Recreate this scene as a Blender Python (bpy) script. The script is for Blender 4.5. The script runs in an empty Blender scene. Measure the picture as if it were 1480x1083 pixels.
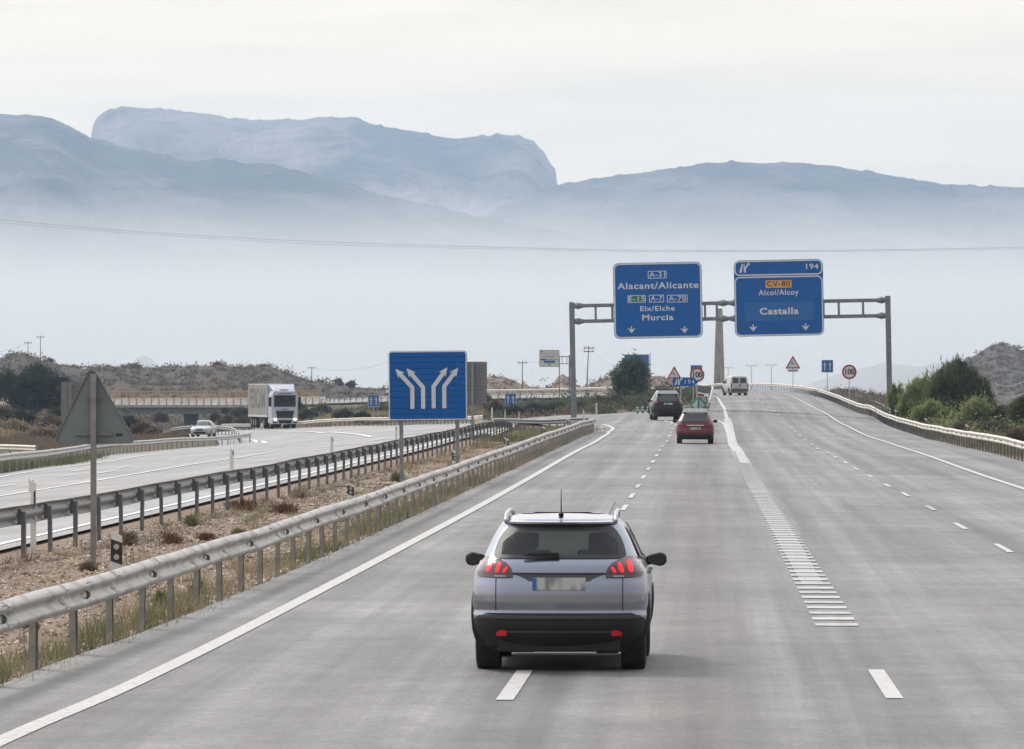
import bpy, bmesh, math, random
import numpy as np
from mathutils import Vector, Matrix, Euler
random.seed(7); RNG = np.random.default_rng(7)
S = bpy.context.scene
COL = S.collection

# ------------------------------------------------------------------ camera
FPX, W0, H0, CX, CY = 8000.0, 1480.0, 1083.0, 740.0, 541.5
HORIZON, VPX, CAMH = 546.0, 1020.0, 2.9
YAW = math.atan((VPX-CX)/FPX); PITCH = math.atan((HORIZON-CY)/FPX)
cam = bpy.data.cameras.new('camera'); camo = bpy.data.objects.new('camera', cam); COL.objects.link(camo)
cam.sensor_width = 36; cam.lens = FPX/W0*36; cam.clip_start = 1; cam.clip_end = 40000
camo.location = (0, 0, CAMH); camo.rotation_euler = (math.pi/2+PITCH, 0, YAW)
S.camera = camo

# ------------------------------------------------------------------ sky, sun, exposure
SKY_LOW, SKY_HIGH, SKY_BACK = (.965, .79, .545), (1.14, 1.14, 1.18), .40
HAZE_D, HAZE_C = 0.84e-4, (.57, .76, 1.0)
MIST_D, MIST_C, MIST_H = 7.0e-4, (.985, .999, 1.0), 112
SUN_EL, SUN_AZ = math.radians(42), math.radians(-38)      # azimuth from +Y, negative = to the left
wd = bpy.data.worlds.new("World"); S.world = wd; wd.use_nodes = True
N, L = wd.node_tree.nodes, wd.node_tree.links
N.clear()
out = N.new('ShaderNodeOutputWorld')
sky = N.new('ShaderNodeTexSky'); sky.sky_type = 'NISHITA'; sky.sun_disc = False
sky.sun_elevation = SUN_EL; sky.sun_rotation = SUN_AZ; sky.dust_density = 4; sky.altitude = 500
bg1 = N.new('ShaderNodeBackground'); bg1.inputs[1].default_value = 0.08
L.new(sky.outputs[0], bg1.inputs[0])
tc = N.new('ShaderNodeTexCoord'); mp = N.new('ShaderNodeMapping'); mp.inputs['Scale'].default_value = (9, 9, 120)
ns = N.new('ShaderNodeTexNoise'); ns.inputs['Scale'].default_value = 1.4; ns.inputs['Detail'].default_value = 5; ns.inputs['Roughness'].default_value = .55
L.new(tc.outputs['Generated'], mp.inputs[0]); L.new(mp.outputs[0], ns.inputs['Vector'])
cr = N.new('ShaderNodeValToRGB')
cr.color_ramp.elements[0].position = .3; cr.color_ramp.elements[0].color = (.86, .865, .875, 1)
cr.color_ramp.elements[1].position = .55; cr.color_ramp.elements[1].color = (1, 1, 1, 1)
L.new(ns.outputs['Fac'], cr.inputs[0])
# warm and dim low down through the murk, brighter and neutral overhead, greyer away from the sun's side
def node(t, **k):
    n_ = N.new(t)
    for q, v_ in k.items(): setattr(n_, q, v_)
    return n_
sx = node('ShaderNodeSeparateXYZ'); L.new(tc.outputs['Generated'], sx.inputs[0])
el = node('ShaderNodeMapRange', interpolation_type='SMOOTHSTEP'); el.inputs[1].default_value = .0; el.inputs[2].default_value = .45; L.new(sx.outputs[2], el.inputs[0])
hz = node('ShaderNodeMixRGB'); hz.inputs[1].default_value = (*SKY_LOW, 1); hz.inputs[2].default_value = (*SKY_HIGH, 1); L.new(el.outputs[0], hz.inputs[0])
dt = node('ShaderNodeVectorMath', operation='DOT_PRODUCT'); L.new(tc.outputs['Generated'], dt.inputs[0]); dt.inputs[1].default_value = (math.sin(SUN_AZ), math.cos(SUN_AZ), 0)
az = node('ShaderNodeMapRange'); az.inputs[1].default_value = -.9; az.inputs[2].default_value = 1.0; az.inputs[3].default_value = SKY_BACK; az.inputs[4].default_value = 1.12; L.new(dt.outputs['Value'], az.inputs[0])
m1 = node('ShaderNodeMixRGB', blend_type='MULTIPLY'); m1.inputs[0].default_value = 1; L.new(cr.outputs[0], m1.inputs[1]); L.new(hz.outputs[0], m1.inputs[2])
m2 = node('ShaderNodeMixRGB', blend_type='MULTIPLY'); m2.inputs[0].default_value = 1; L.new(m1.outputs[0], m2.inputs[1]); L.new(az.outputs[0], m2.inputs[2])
bg2 = N.new('ShaderNodeBackground'); bg2.inputs[1].default_value = 1.0
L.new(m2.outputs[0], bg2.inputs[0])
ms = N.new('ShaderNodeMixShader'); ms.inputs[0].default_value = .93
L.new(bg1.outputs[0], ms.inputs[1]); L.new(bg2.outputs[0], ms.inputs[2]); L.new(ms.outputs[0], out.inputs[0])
sl = bpy.data.lights.new('sun', 'SUN'); sl.energy = 1.5; sl.angle = math.radians(10); sl.color = (1, .95, .88)
so = bpy.data.objects.new('sun', sl); COL.objects.link(so)
sd = Vector((math.sin(SUN_AZ)*math.cos(SUN_EL), math.cos(SUN_AZ)*math.cos(SUN_EL), math.sin(SUN_EL)))
so.rotation_euler = sd.to_track_quat('Z', 'Y').to_euler()
S.view_settings.view_transform = 'Standard'; S.view_settings.look = 'None'
S.view_settings.exposure = 0.60; S.view_settings.gamma = 1; S.view_settings.use_curve_mapping = False
S.cycles.volume_bounces = 12; S.cycles.max_bounces = 14; S.cycles.diffuse_bounces = 3
S.cycles.transparent_max_bounces = 12

# ------------------------------------------------------------------ helpers
FW = Vector((-math.sin(YAW)*math.cos(PITCH), math.cos(YAW)*math.cos(PITCH), math.sin(PITCH)))
RT = Vector((math.cos(YAW), math.sin(YAW), 0)); UP = RT.cross(FW)
def ray(px, py):
    return FW + RT*((px-CX)/FPX) + UP*((CY-py)/FPX)
def P(px, py, d):
    """the point seen at photo pixel (px, py) that stands d metres up the road"""
    v = ray(px, py); return Vector((0, 0, CAMH)) + v*(d/v.y)
def XP(px, d): return P(px, HORIZON, d).x

def prop(o, label=None, cat=None, group=None, kind=None):
    if label: o['label'] = label
    if cat: o['category'] = cat
    if group: o['group'] = group
    if kind: o['kind'] = kind
    return o
def smooth(me):
    me.polygons.foreach_set('use_smooth', [True]*len(me.polygons))
def link(name, me, mats, parent=None, loc=(0, 0, 0), rot=(0, 0, 0)):
    o = bpy.data.objects.new(name, me); COL.objects.link(o)
    if me is not None and mats is not None:
        if not isinstance(mats, (list, tuple)): mats = [mats]
        if len(me.materials) == 0:
            for m in mats: me.materials.append(m)
    o.location = loc; o.rotation_euler = rot
    if parent: o.parent = parent
    return o
def empty(name, loc, label, cat, group=None, rot=(0, 0, 0)):
    o = bpy.data.objects.new(name, None); COL.objects.link(o); o.location = loc; o.rotation_euler = rot
    o.empty_display_size = .3
    return prop(o, label, cat, group)
def copy_tree(o, parent=None):
    c = o.copy(); COL.objects.link(c); c.parent = parent
    for ch in [x for x in o.children]: copy_tree(ch, c)
    return c
class MB:
    def __init__(s): s.v = []; s.f = []; s.m = []
    def add(s, vs, fs, m=0):
        n = len(s.v); s.v += [tuple(v) for v in vs]; s.f += [tuple(n+i for i in f) for f in fs]; s.m += [m]*len(fs); return s
    def box(s, a, b, m=0, taper=0, M=None):
        (x0, y0, z0), (x1, y1, z1) = a, b; t = taper
        vs = [(x0, y0, z0), (x1, y0, z0), (x1, y1, z0), (x0, y1, z0), (x0+t, y0+t, z1), (x1-t, y0+t, z1), (x1-t, y1-t, z1), (x0+t, y1-t, z1)]
        if M is not None: vs = [M @ Vector(v) for v in vs]
        return s.add(vs, [(3, 2, 1, 0), (4, 5, 6, 7), (0, 1, 5, 4), (1, 2, 6, 5), (2, 3, 7, 6), (3, 0, 4, 7)], m)
    def cyl(s, a, b, r0, r1=None, n=10, m=0, cap=True):
        a, b = Vector(a), Vector(b); r1 = r0 if r1 is None else r1
        d = (b-a).normalized(); u = d.orthogonal().normalized(); w = d.cross(u)
        vs = []
        for c, r in ((a, r0), (b, r1)):
            for i in range(n):
                t = 2*math.pi*i/n; vs.append(c+u*(r*math.cos(t))+w*(r*math.sin(t)))
        fs = [(i, (i+1) % n, n+(i+1) % n, n+i) for i in range(n)]
        if cap: fs += [tuple(range(n-1, -1, -1)), tuple(range(n, 2*n))]
        return s.add(vs, fs, m)
    def prism(s, pts, y0, y1, m=0):
        """polygon in (x,z), extruded along y"""
        n = len(pts)
        vs = [(x, y0, z) for x, z in pts]+[(x, y1, z) for x, z in pts]
        fs = [tuple(range(n)), tuple(range(2*n-1, n-1, -1))]+[(i, n+i, n+(i+1) % n, (i+1) % n) for i in range(n)]
        return s.add(vs, fs, m)
    def mesh(s, name='mesh', sm=False, bevel=0, seg=2, fix=True):
        me = bpy.data.meshes.new(name); me.from_pydata(s.v, [], s.f)
        if any(s.m): me.polygons.foreach_set('material_index', s.m)
        if bevel or fix:
            bm = bmesh.new(); bm.from_mesh(me)
            bmesh.ops.recalc_face_normals(bm, faces=bm.faces)
            if bevel: bmesh.ops.bevel(bm, geom=bm.edges[:], offset=bevel, segments=seg, affect='EDGES', profile=.7, clamp_overlap=True)
            bm.to_mesh(me); bm.free()
        if sm: smooth(me)
        me.update(); return me
    def obj(s, name, mat_, parent=None, loc=(0, 0, 0), rot=(0, 0, 0), **k):
        return link(name, s.mesh(name, **k), mat_, parent, loc, rot)
def np_mesh(name, verts, faces):
    """faces: (n,3) or (n,4) int array"""
    me = bpy.data.meshes.new(name); k = faces.shape[1]
    me.vertices.add(len(verts)); me.vertices.foreach_set('co', np.ascontiguousarray(verts, dtype=np.float32).ravel())
    me.loops.add(faces.size); me.loops.foreach_set('vertex_index', np.ascontiguousarray(faces, dtype=np.int32).ravel())
    me.polygons.add(len(faces)); me.polygons.foreach_set('loop_start', np.arange(0, faces.size, k, dtype=np.int32))
    me.polygons.foreach_set('loop_total', np.full(len(faces), k, dtype=np.int32))
    me.update(calc_edges=True); me.validate(); return me

# ------------------------------------------------------------------ materials
def mat(name, c, rough=.6, metal=0, c2=None, scale=3, detail=4, bump=0, bscale=None, coat=0, emit=None, estr=0, spec=None, stretch=None, alpha=None, sss=None, lo=.35, hi=.65):
    m = bpy.data.materials.new(name); m.use_nodes = True
    n, l = m.node_tree.nodes, m.node_tree.links; b = n['Principled BSDF']
    b.inputs['Roughness'].default_value = rough; b.inputs['Metallic'].default_value = metal
    if coat: b.inputs['Coat Weight'].default_value = coat; b.inputs['Coat Roughness'].default_value = .05
    if spec is not None: b.inputs['Specular IOR Level'].default_value = spec
    t = n.new('ShaderNodeTexCoord'); mpn = n.new('ShaderNodeMapping'); l.new(t.outputs['Object'], mpn.inputs[0])
    if stretch: mpn.inputs['Scale'].default_value = stretch
    no = n.new('ShaderNodeTexNoise'); no.inputs['Scale'].default_value = scale; no.inputs['Detail'].default_value = detail
    l.new(mpn.outputs[0], no.inputs['Vector'])
    if c2 is None: c2 = tuple(x*.82 for x in c)
    r = n.new('ShaderNodeValToRGB'); r.color_ramp.elements[0].position = lo; r.color_ramp.elements[1].position = hi
    r.color_ramp.elements[0].color = (*c2, 1); r.color_ramp.elements[1].color = (*c, 1)
    l.new(no.outputs['Fac'], r.inputs[0]); l.new(r.outputs[0], b.inputs['Base Color'])
    if bump:
        nb = n.new('ShaderNodeTexNoise'); nb.inputs['Scale'].default_value = bscale or scale*8; nb.inputs['Detail'].default_value = 3
        l.new(mpn.outputs[0], nb.inputs['Vector'])
        bu = n.new('ShaderNodeBump'); bu.inputs['Strength'].default_value = bump; bu.inputs['Distance'].default_value = .02
        l.new(nb.outputs['Fac'], bu.inputs['Height']); l.new(bu.outputs[0], b.inputs['Normal'])
    if emit: b.inputs['Emission Color'].default_value = (*emit, 1); b.inputs['Emission Strength'].default_value = estr
    return m
def leafmat(name, c, c2, scale=.8, back=.35):
    m = mat(name, c, .75, c2=c2, scale=scale, detail=3, spec=.2)
    n, l = m.node_tree.nodes, m.node_tree.links; b = n['Principled BSDF']
    tr = n.new('ShaderNodeBsdfTranslucent'); mxs = n.new('ShaderNodeMixShader'); mxs.inputs[0].default_value = back
    src = b.inputs['Base Color'].links[0].from_socket
    l.new(src, tr.inputs[0]); l.new(b.outputs[0], mxs.inputs[1]); l.new(tr.outputs[0], mxs.inputs[2])
    l.new(mxs.outputs[0], n['Material Output'].inputs[0]); return m
def glassmat(name, tint, trans=.5, rough=.03):
    m = bpy.data.materials.new(name); m.use_nodes = True; n, l = m.node_tree.nodes, m.node_tree.links
    b = n['Principled BSDF']; b.inputs['Base Color'].default_value = (.01, .012, .013, 1); b.inputs['Roughness'].default_value = rough
    t = n.new('ShaderNodeBsdfTransparent'); t.inputs[0].default_value = (*tint, 1)
    mm = n.new('ShaderNodeMixShader'); mm.inputs[0].default_value = trans
    l.new(b.outputs[0], mm.inputs[1]); l.new(t.outputs[0], mm.inputs[2]); l.new(mm.outputs[0], n['Material Output'].inputs[0]); return m

def asphalt_mat(name, base, dark, light, worn=True):
    m = bpy.data.materials.new(name); m.use_nodes = True; n, l = m.node_tree.nodes, m.node_tree.links
    b = n['Principled BSDF']; b.inputs['Roughness'].default_value = .62; b.inputs['Specular IOR Level'].default_value = .45
    g = n.new('ShaderNodeNewGeometry')
    def noise(sc, stretch=(1, 1, 1), det=4, rgh=.55):
        mp_ = n.new('ShaderNodeMapping'); mp_.inputs['Scale'].default_value = stretch; l.new(g.outputs['Position'], mp_.inputs[0])
        t = n.new('ShaderNodeTexNoise'); t.inputs['Scale'].default_value = sc; t.inputs['Detail'].default_value = det; t.inputs['Roughness'].default_value = rgh
        l.new(mp_.outputs[0], t.inputs['Vector']); return t.outputs['Fac']
    def ramp(src, a, ca, b_, cb):
        r = n.new('ShaderNodeValToRGB'); r.color_ramp.elements[0].position = a; r.color_ramp.elements[0].color = (*ca, 1)
        r.color_ramp.elements[1].position = b_; r.color_ramp.elements[1].color = (*cb, 1); l.new(src, r.inputs[0]); return r.outputs[0]
    def mixc(fac, a, b_, mode='MULTIPLY'):
        q = n.new('ShaderNodeMixRGB'); q.blend_type = mode
        if isinstance(fac, float): q.inputs[0].default_value = fac
        else: l.new(fac, q.inputs[0])
        l.new(a, q.inputs[1]); l.new(b_, q.inputs[2]); return q.outputs[0]
    c = ramp(noise(.9, (1.6, .014, 1), 5, .65), .34, dark, .66, light)              # wear drawn out along the lanes
    c = mixc(1.0, c, ramp(noise(.13, (1, .75, 1), 8, .68), .33, (.72, .72, .72), .67, (1.20, 1.195, 1.19)))  # blotches where it was laid and patched
    c = mixc(1.0, c, ramp(noise(.04, (.25, 1.4, 1), 5, .7), .36, (.84, .84, .84), .64, (1.10, 1.10, 1.10)))
    c = mixc(1.0, c, ramp(noise(1.1, (1, .6, 1), 7, .72), .34, (.80, .80, .80), .66, (1.14, 1.14, 1.14)))
    c = mixc(1.0, c, ramp(noise(26, (1, 1, 1), 5, .8), .30, (.50, .50, .50), .70, (1.42, 1.41, 1.40)))            # aggregate
    c = mixc(1.0, c, ramp(noise(6, (1, .7, 1), 6, .8), .34, (.84, .84, .84), .66, (1.13, 1.13, 1.13)))
    c = mixc(1.0, c, ramp(noise(.22, (1, .5, 1), 9, .8), .66, (1, 1, 1), .78, (.62, .61, .60)))    # oil stains
    # darker wheel tracks, two to each lane
    sxyz = n.new('ShaderNodeSeparateXYZ'); l.new(g.outputs['Position'], sxyz.inputs[0])
    ma = n.new('ShaderNodeMath'); ma.operation = 'MULTIPLY_ADD'; ma.inputs[1].default_value = 2*math.pi/1.77; ma.inputs[2].default_value = 1.1
    l.new(sxyz.outputs[0], ma.inputs[0])
    si = n.new('ShaderNodeMath'); si.operation = 'SINE'; l.new(ma.outputs[0], si.inputs[0])
    if worn: c = mixc(.9, c, ramp(si.outputs[0], .0, (1.04, 1.04, 1.04), .9, (.87, .865, .86)))
    if worn:   # hairline cracks, mostly lengthwise, here and there
        mpc = n.new('ShaderNodeMapping'); mpc.inputs['Scale'].default_value = (.55, .12, 1); l.new(g.outputs['Position'], mpc.inputs[0])
        dn = n.new('ShaderNodeTexNoise'); dn.inputs['Scale'].default_value = 3; dn.inputs['Detail'].default_value = 5; l.new(mpc.outputs[0], dn.inputs['Vector'])
        ad = n.new('ShaderNodeMixRGB'); ad.inputs[0].default_value = .16; l.new(mpc.outputs[0], ad.inputs[1]); l.new(dn.outputs['Color'], ad.inputs[2])
        vo = n.new('ShaderNodeTexVoronoi'); vo.feature = 'DISTANCE_TO_EDGE'; vo.inputs['Scale'].default_value = 1.0; l.new(ad.outputs[0], vo.inputs['Vector'])
        c = mixc(ramp(noise(.08, (1, .5, 1), 3), .52, (0, 0, 0), .66, (.4, .4, .4)), c, ramp(vo.outputs['Distance'], .004, (.55, .54, .53), .016, (1, 1, 1)))
    if worn:   # an oily darker band down the middle of the second lane
        m2 = n.new('ShaderNodeMath'); m2.operation = 'ADD'; m2.inputs[1].default_value = .25; l.new(sxyz.outputs[0], m2.inputs[0])
        m3 = n.new('ShaderNodeMath'); m3.operation = 'ABSOLUTE'; l.new(m2.outputs[0], m3.inputs[0])
        c = mixc(1., c, ramp(m3.outputs[0], .2, (.82, .80, .785), 1.5, (1.02, 1.02, 1.02)))
    if worn:   # rubber laid down by braking tyres near us
        for x0, wd_, dk in ((1.40, .16, .70), (-1.05, .10, .86)):
            q1 = n.new('ShaderNodeMath'); q1.operation = 'ADD'; q1.inputs[1].default_value = x0; l.new(sxyz.outputs[0], q1.inputs[0])
            q2 = n.new('ShaderNodeMath'); q2.operation = 'ABSOLUTE'; l.new(q1.outputs[0], q2.inputs[0])
            q3 = n.new('ShaderNodeMapRange'); q3.inputs[1].default_value = 52; q3.inputs[2].default_value = 64; q3.inputs[3].default_value = 1; q3.inputs[4].default_value = 0; l.new(sxyz.outputs[1], q3.inputs[0])
            c = mixc(q3.outputs[0], c, ramp(q2.outputs[0], wd_*.4, (dk, dk, dk), wd_*1.6, (1, 1, 1)))
    l.new(c, b.inputs['Base Color'])
    bu = n.new('ShaderNodeBump'); bu.inputs['Strength'].default_value = .6; bu.inputs['Distance'].default_value = .008
    l.new(noise(70, (1, 1, 1), 2), bu.inputs['Height']); l.new(bu.outputs[0], b.inputs['Normal'])
    return m
def paint_mat(name, c=(.68, .67, .64), under=(.25, .245, .24), cover=.42):
    m = bpy.data.materials.new(name); m.use_nodes = True; n, l = m.node_tree.nodes, m.node_tree.links
    b = n['Principled BSDF']; b.inputs['Roughness'].default_value = .55
    g = n.new('ShaderNodeNewGeometry'); a = n.new('ShaderNodeTexNoise'); a.inputs['Scale'].default_value = 9; a.inputs['Detail'].default_value = 8; a.inputs['Roughness'].default_value = .75
    l.new(g.outputs['Position'], a.inputs['Vector'])
    r = n.new('ShaderNodeValToRGB'); r.color_ramp.elements[0].position = cover-.1; r.color_ramp.elements[0].color = (*under, 1)
    r.color_ramp.elements[1].position = cover+.06; r.color_ramp.elements[1].color = (*c, 1)
    l.new(a.outputs['Fac'], r.inputs[0]); l.new(r.outputs[0], b.inputs['Base Color']); return m

M = {}
M['asphalt'] = asphalt_mat('asphalt', (.2, .2, .2), (.128, .126, .122), (.240, .2365, .23))
M['asphalt_pale'] = asphalt_mat('asphalt_pale', (.3, .3, .3), (.275, .273, .266), (.345, .34, .33), worn=False); M['paint_bright'] = mat('bright_line_paint', (.78, .78, .76), .5, c2=(.66, .66, .64), scale=3)
M['paint'] = paint_mat('road_paint', (.50, .49, .47), cover=.44); M['worn_paint'] = paint_mat('worn_road_paint', (.46, .455, .44), (.23, .226, .22), .49)
M['tyre_mark'] = asphalt_mat('tyre_marked_asphalt', (.1, .1, .1), (.125, .122, .12), (.17, .166, .162), worn=False); M['half_paint'] = paint_mat('half_worn_road_paint', (.47, .465, .45), (.235, .23, .225), .45); M['faded_paint'] = paint_mat('faded_road_paint', (.40, .395, .385), (.235, .23, .225), .52); M['black_seal'] = mat('tar_seal', (.05, .05, .05), .5)
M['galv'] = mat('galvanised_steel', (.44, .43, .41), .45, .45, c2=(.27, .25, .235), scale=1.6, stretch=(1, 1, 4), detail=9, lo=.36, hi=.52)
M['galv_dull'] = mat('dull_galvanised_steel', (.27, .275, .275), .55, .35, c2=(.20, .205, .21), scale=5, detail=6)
M['galv_warm'] = mat('pale_barrier_steel', (.68, .64, .58), .5, .15, c2=(.50, .46, .41), scale=5, detail=6)
M['post'] = mat('post_steel', (.36, .345, .325), .6, .3, c2=(.25, .24, .225), scale=6, detail=6)
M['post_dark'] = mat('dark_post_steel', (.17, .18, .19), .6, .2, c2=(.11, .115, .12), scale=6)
M['gantry'] = mat('gantry_steel', (.22, .235, .25), .5, .4, c2=(.16, .175, .19), scale=3)
M['signback'] = mat('aluminium_sign_back', (.17, .20, .21), .65, 0, c2=(.15, .178, .188), scale=2.5)
M['signback_dark'] = mat('dull_sign_back', (.20, .20, .195), .6, .1, c2=(.14, .14, .138), scale=2.5)
M['blue'] = mat('sign_blue', (.004, .112, .40), .5, c2=(.003, .098, .355), scale=1.2, spec=.2)
M['blue_patch'] = mat('sign_blue_overlay', (.005, .128, .39), .45, c2=(.004, .112, .36), scale=2)
M['blue_far'] = mat('sign_blue_far', (.03, .13, .40), .45)  # a slightly paler blue for the small and farther signs
M['white'] = mat('sign_white', (.62, .63, .64), .45, c2=(.55, .56, .57))
M['letter'] = mat('sign_lettering_white', (.62, .65, .70), .45, c2=(.56, .59, .64))
M['red'] = mat('sign_red', (.34, .02, .03), .45); M['green'] = mat('sign_green', (.015, .16, .10), .45)
M['green_br'] = mat('marker_green', (.01, .22, .13), .45); M['orange'] = mat('route_orange', (.75, .36, .06), .5)
M['black'] = mat('black_paint', (.02, .02, .022), .5); M['rubber'] = mat('tyre_rubber', (.018, .018, .018), .85, c2=(.012, .012, .012), bump=.1)
M['plastic'] = mat('black_plastic', (.014, .014, .016), .6, spec=.3, c2=(.02, .02, .022), scale=8); M['plastic_grey'] = mat('dark_grey_plastic', (.06, .06, .065), .5)
M['whiteplastic'] = mat('white_plastic', (.72, .72, .70), .5, c2=(.6, .6, .58)); M['reflector'] = mat('grey_reflector', (.42, .43, .44), .3)
M['amber'] = mat('amber_reflector', (.70, .22, .03), .4); M['yellow'] = mat('yellow_rail_paint', (.62, .36, .09), .5, c2=(.48, .26, .06), scale=2)
M['concrete'] = mat('concrete', (.36, .345, .325), .8, c2=(.27, .26, .245), scale=1.5, detail=6, stretch=(1, 1, .3)); M['concrete_dark'] = mat('bridge_beam_concrete', (.14, .15, .165), .8, c2=(.11, .12, .13))
M['silver'] = mat('silver_car_paint', (.27, .295, .365), .26, .88, c2=(.26, .285, .352), scale=2, coat=.6)
M['redcar'] = mat('red_car_paint', (.13, .006, .016), .35, .2, coat=.4); M['darkcar'] = mat('black_car_paint', (.008, .008, .011), .35, 0, coat=.25, spec=.3)
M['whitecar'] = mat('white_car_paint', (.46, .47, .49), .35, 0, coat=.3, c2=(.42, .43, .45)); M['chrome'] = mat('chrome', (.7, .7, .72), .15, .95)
M['glass'] = glassmat('tinted_glass', (.40, .45, .43), .30); M['darkglass'] = mat('dark_car_glass', (.02, .024, .026), .06, c2=(.012, .014, .016), spec=.7)
M['clearglass'] = glassmat('clear_glass', (.85, .9, .88), .85)
M['taillit'] = mat('lit_tail_lamp', (.5, .01, .01), .3, emit=(1, .010, .022), estr=1.0); M['tail'] = mat('red_lamp_plastic', (.22, .006, .010), .2, coat=.8, c2=(.15, .004, .008))
M['foglit'] = mat('fog_lamp_red', (.5, .01, .02), .3, emit=(1, .005, .02), estr=.08); M['taildark'] = mat('smoked_lamp_plastic', (.07, .004, .008), .15, coat=1); M['headlit'] = mat('lit_headlamp', (1, .9, .7), .3, emit=(1, .80, .52), estr=9)
M['interior'] = mat('car_interior', (.018, .018, .02), .8); M['plate'] = mat('number_plate', (.50, .50, .50), .5, c2=(.22, .22, .23), scale=11, stretch=(1, .01, .25), detail=1, lo=.42, hi=.58)
M['plateblue'] = mat('plate_blue', (.03, .16, .50), .5); M['rim'] = mat('wheel_alloy', (.35, .35, .36), .3, .8)
M['wood'] = mat('weathered_wood', (.10, .085, .07), .9); M['cable'] = mat('aluminium_cable', (.22, .25, .28), .6); M['cable_pale'] = mat('pale_cable', (.6, .62, .63), .5)
M['tarp'] = mat('trailer_curtain', (.42, .41, .38), .6, c2=(.34, .33, .305), scale=1.4, stretch=(1, 1, .2)); M['tarpletter'] = mat('curtain_lettering_grey', (.15, .145, .14), .6)
M['truckwhite'] = mat('truck_white', (.46, .49, .55), .4, c2=(.40, .43, .49)); M['truckblue'] = mat('truck_blue_print', (.05, .12, .42), .5)
M['stone'] = mat('gravel_stone', (.66, .56, .47), .9, c2=(.18, .14, .115), scale=9, lo=.42, hi=.58, detail=6)
M['leaf_olive'] = leafmat('grey_green_leaf', (.105, .125, .075), (.055, .07, .045)); M['leaf_pine'] = leafmat('pine_needles', (.15, .18, .08), (.07, .09, .045), .9)
M['leaf_bright'] = leafmat('young_pine_needles', (.30, .33, .14), (.16, .19, .08), 1.1, .5); M['leaf_dark'] = leafmat('dark_oak_leaf', (.058, .066, .042), (.028, .034, .024), .6)
M['leaf_tree'] = leafmat('broad_leaf', (.105, .13, .095), (.055, .07, .055), .8); M['dry'] = leafmat('dry_brush', (.21, .155, .11), (.12, .088, .065), .7)
M['dry_red'] = leafmat('rusty_brush', (.17, .085, .055), (.09, .05, .035), .9); M['weed'] = leafmat('green_weed', (.17, .19, .085), (.09, .105, .05), .6); M['straw'] = leafmat('dry_grass', (.38, .31, .20), (.20, .16, .105), .5)
M['scrub'] = leafmat('hill_scrub', (.13, .12, .085), (.085, .08, .058), .05); M['bark'] = mat('bark', (.12, .09, .07), .9)
def soil_mat(name, a, b_, c_, s1=.4, s2=6, s3=40, bd=.02):
    m = mat(name, a, .95, c2=b_, scale=s1, detail=8, bump=.5, bscale=s3, spec=.15)
    n, l = m.node_tree.nodes, m.node_tree.links; p = n['Principled BSDF']; src = p.inputs['Base Color'].links[0].from_socket
    g = n.new('ShaderNodeNewGeometry'); t = n.new('ShaderNodeTexNoise'); t.inputs['Scale'].default_value = s2; t.inputs['Detail'].default_value = 8; t.inputs['Roughness'].default_value = .7
    l.new(g.outputs['Position'], t.inputs['Vector']); bu = n.get('Bump'); bu.inputs['Distance'].default_value = bd; bu.inputs['Strength'].default_value = .9
    r = n.new('ShaderNodeValToRGB'); r.color_ramp.elements[0].position = .46; r.color_ramp.elements[1].position = .58
    r.color_ramp.elements[0].color = (0, 0, 0, 1); r.color_ramp.elements[1].color = (1, 1, 1, 1); l.new(t.outputs['Fac'], r.inputs[0])
    q = n.new('ShaderNodeMixRGB'); q.inputs[2].default_value = (*c_, 1); l.new(r.outputs[0], q.inputs[0]); l.new(src, q.inputs[1]); l.new(q.outputs[0], p.inputs['Base Color']); return m
M['soil'] = soil_mat('gravelly_soil', (.385, .295, .225), (.265, .195, .145), (.165, .125, .095), .9, 11, 30, .03)
M['earth'] = soil_mat('dry_grassy_earth', (.20, .155, .11), (.13, .105, .07), (.085, .085, .05), .25, 1.5, 12, .1)
M['hill'] = soil_mat('scrub_covered_earth', (.115, .087, .070), (.072, .058, .045), (.06, .06, .045), .03, .16, .35, .6)
M['hill_red'] = soil_mat('bare_red_earth', (.27, .19, .15), (.18, .13, .10), (.12, .105, .08), .05, .3, .5, .5)
M['rock'] = soil_mat('wooded_limestone', (.06, .066, .062), (.03, .036, .033), (.16, .145, .13), .004, .0035, .03, 14)
M['cliff'] = soil_mat('pale_limestone_cliff', (.30, .25, .22), (.13, .12, .11), (.05, .055, .05), .003, .0028, .03, 14)

# the two guardrails of the median draw slowly towards our road
def near_x(y): return np.interp(y, [50, 63, 80, 110, 160, 275, 320], [-6.76, -6.5, -6.31, -6.2, -6.15, -6.1, -6.15])
def far_x(y): return np.interp(y, [60, 87, 135, 216, 262, 330], [-11.35, -11.18, -10.55, -10.3, -10.02, -9.9])
def warp(x, y):
    t = (x+11.35)/4.67; return np.where((x > -11.8) & (x < -6.4), far_x(y)+(near_x(y)-far_x(y))*t, x)
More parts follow.
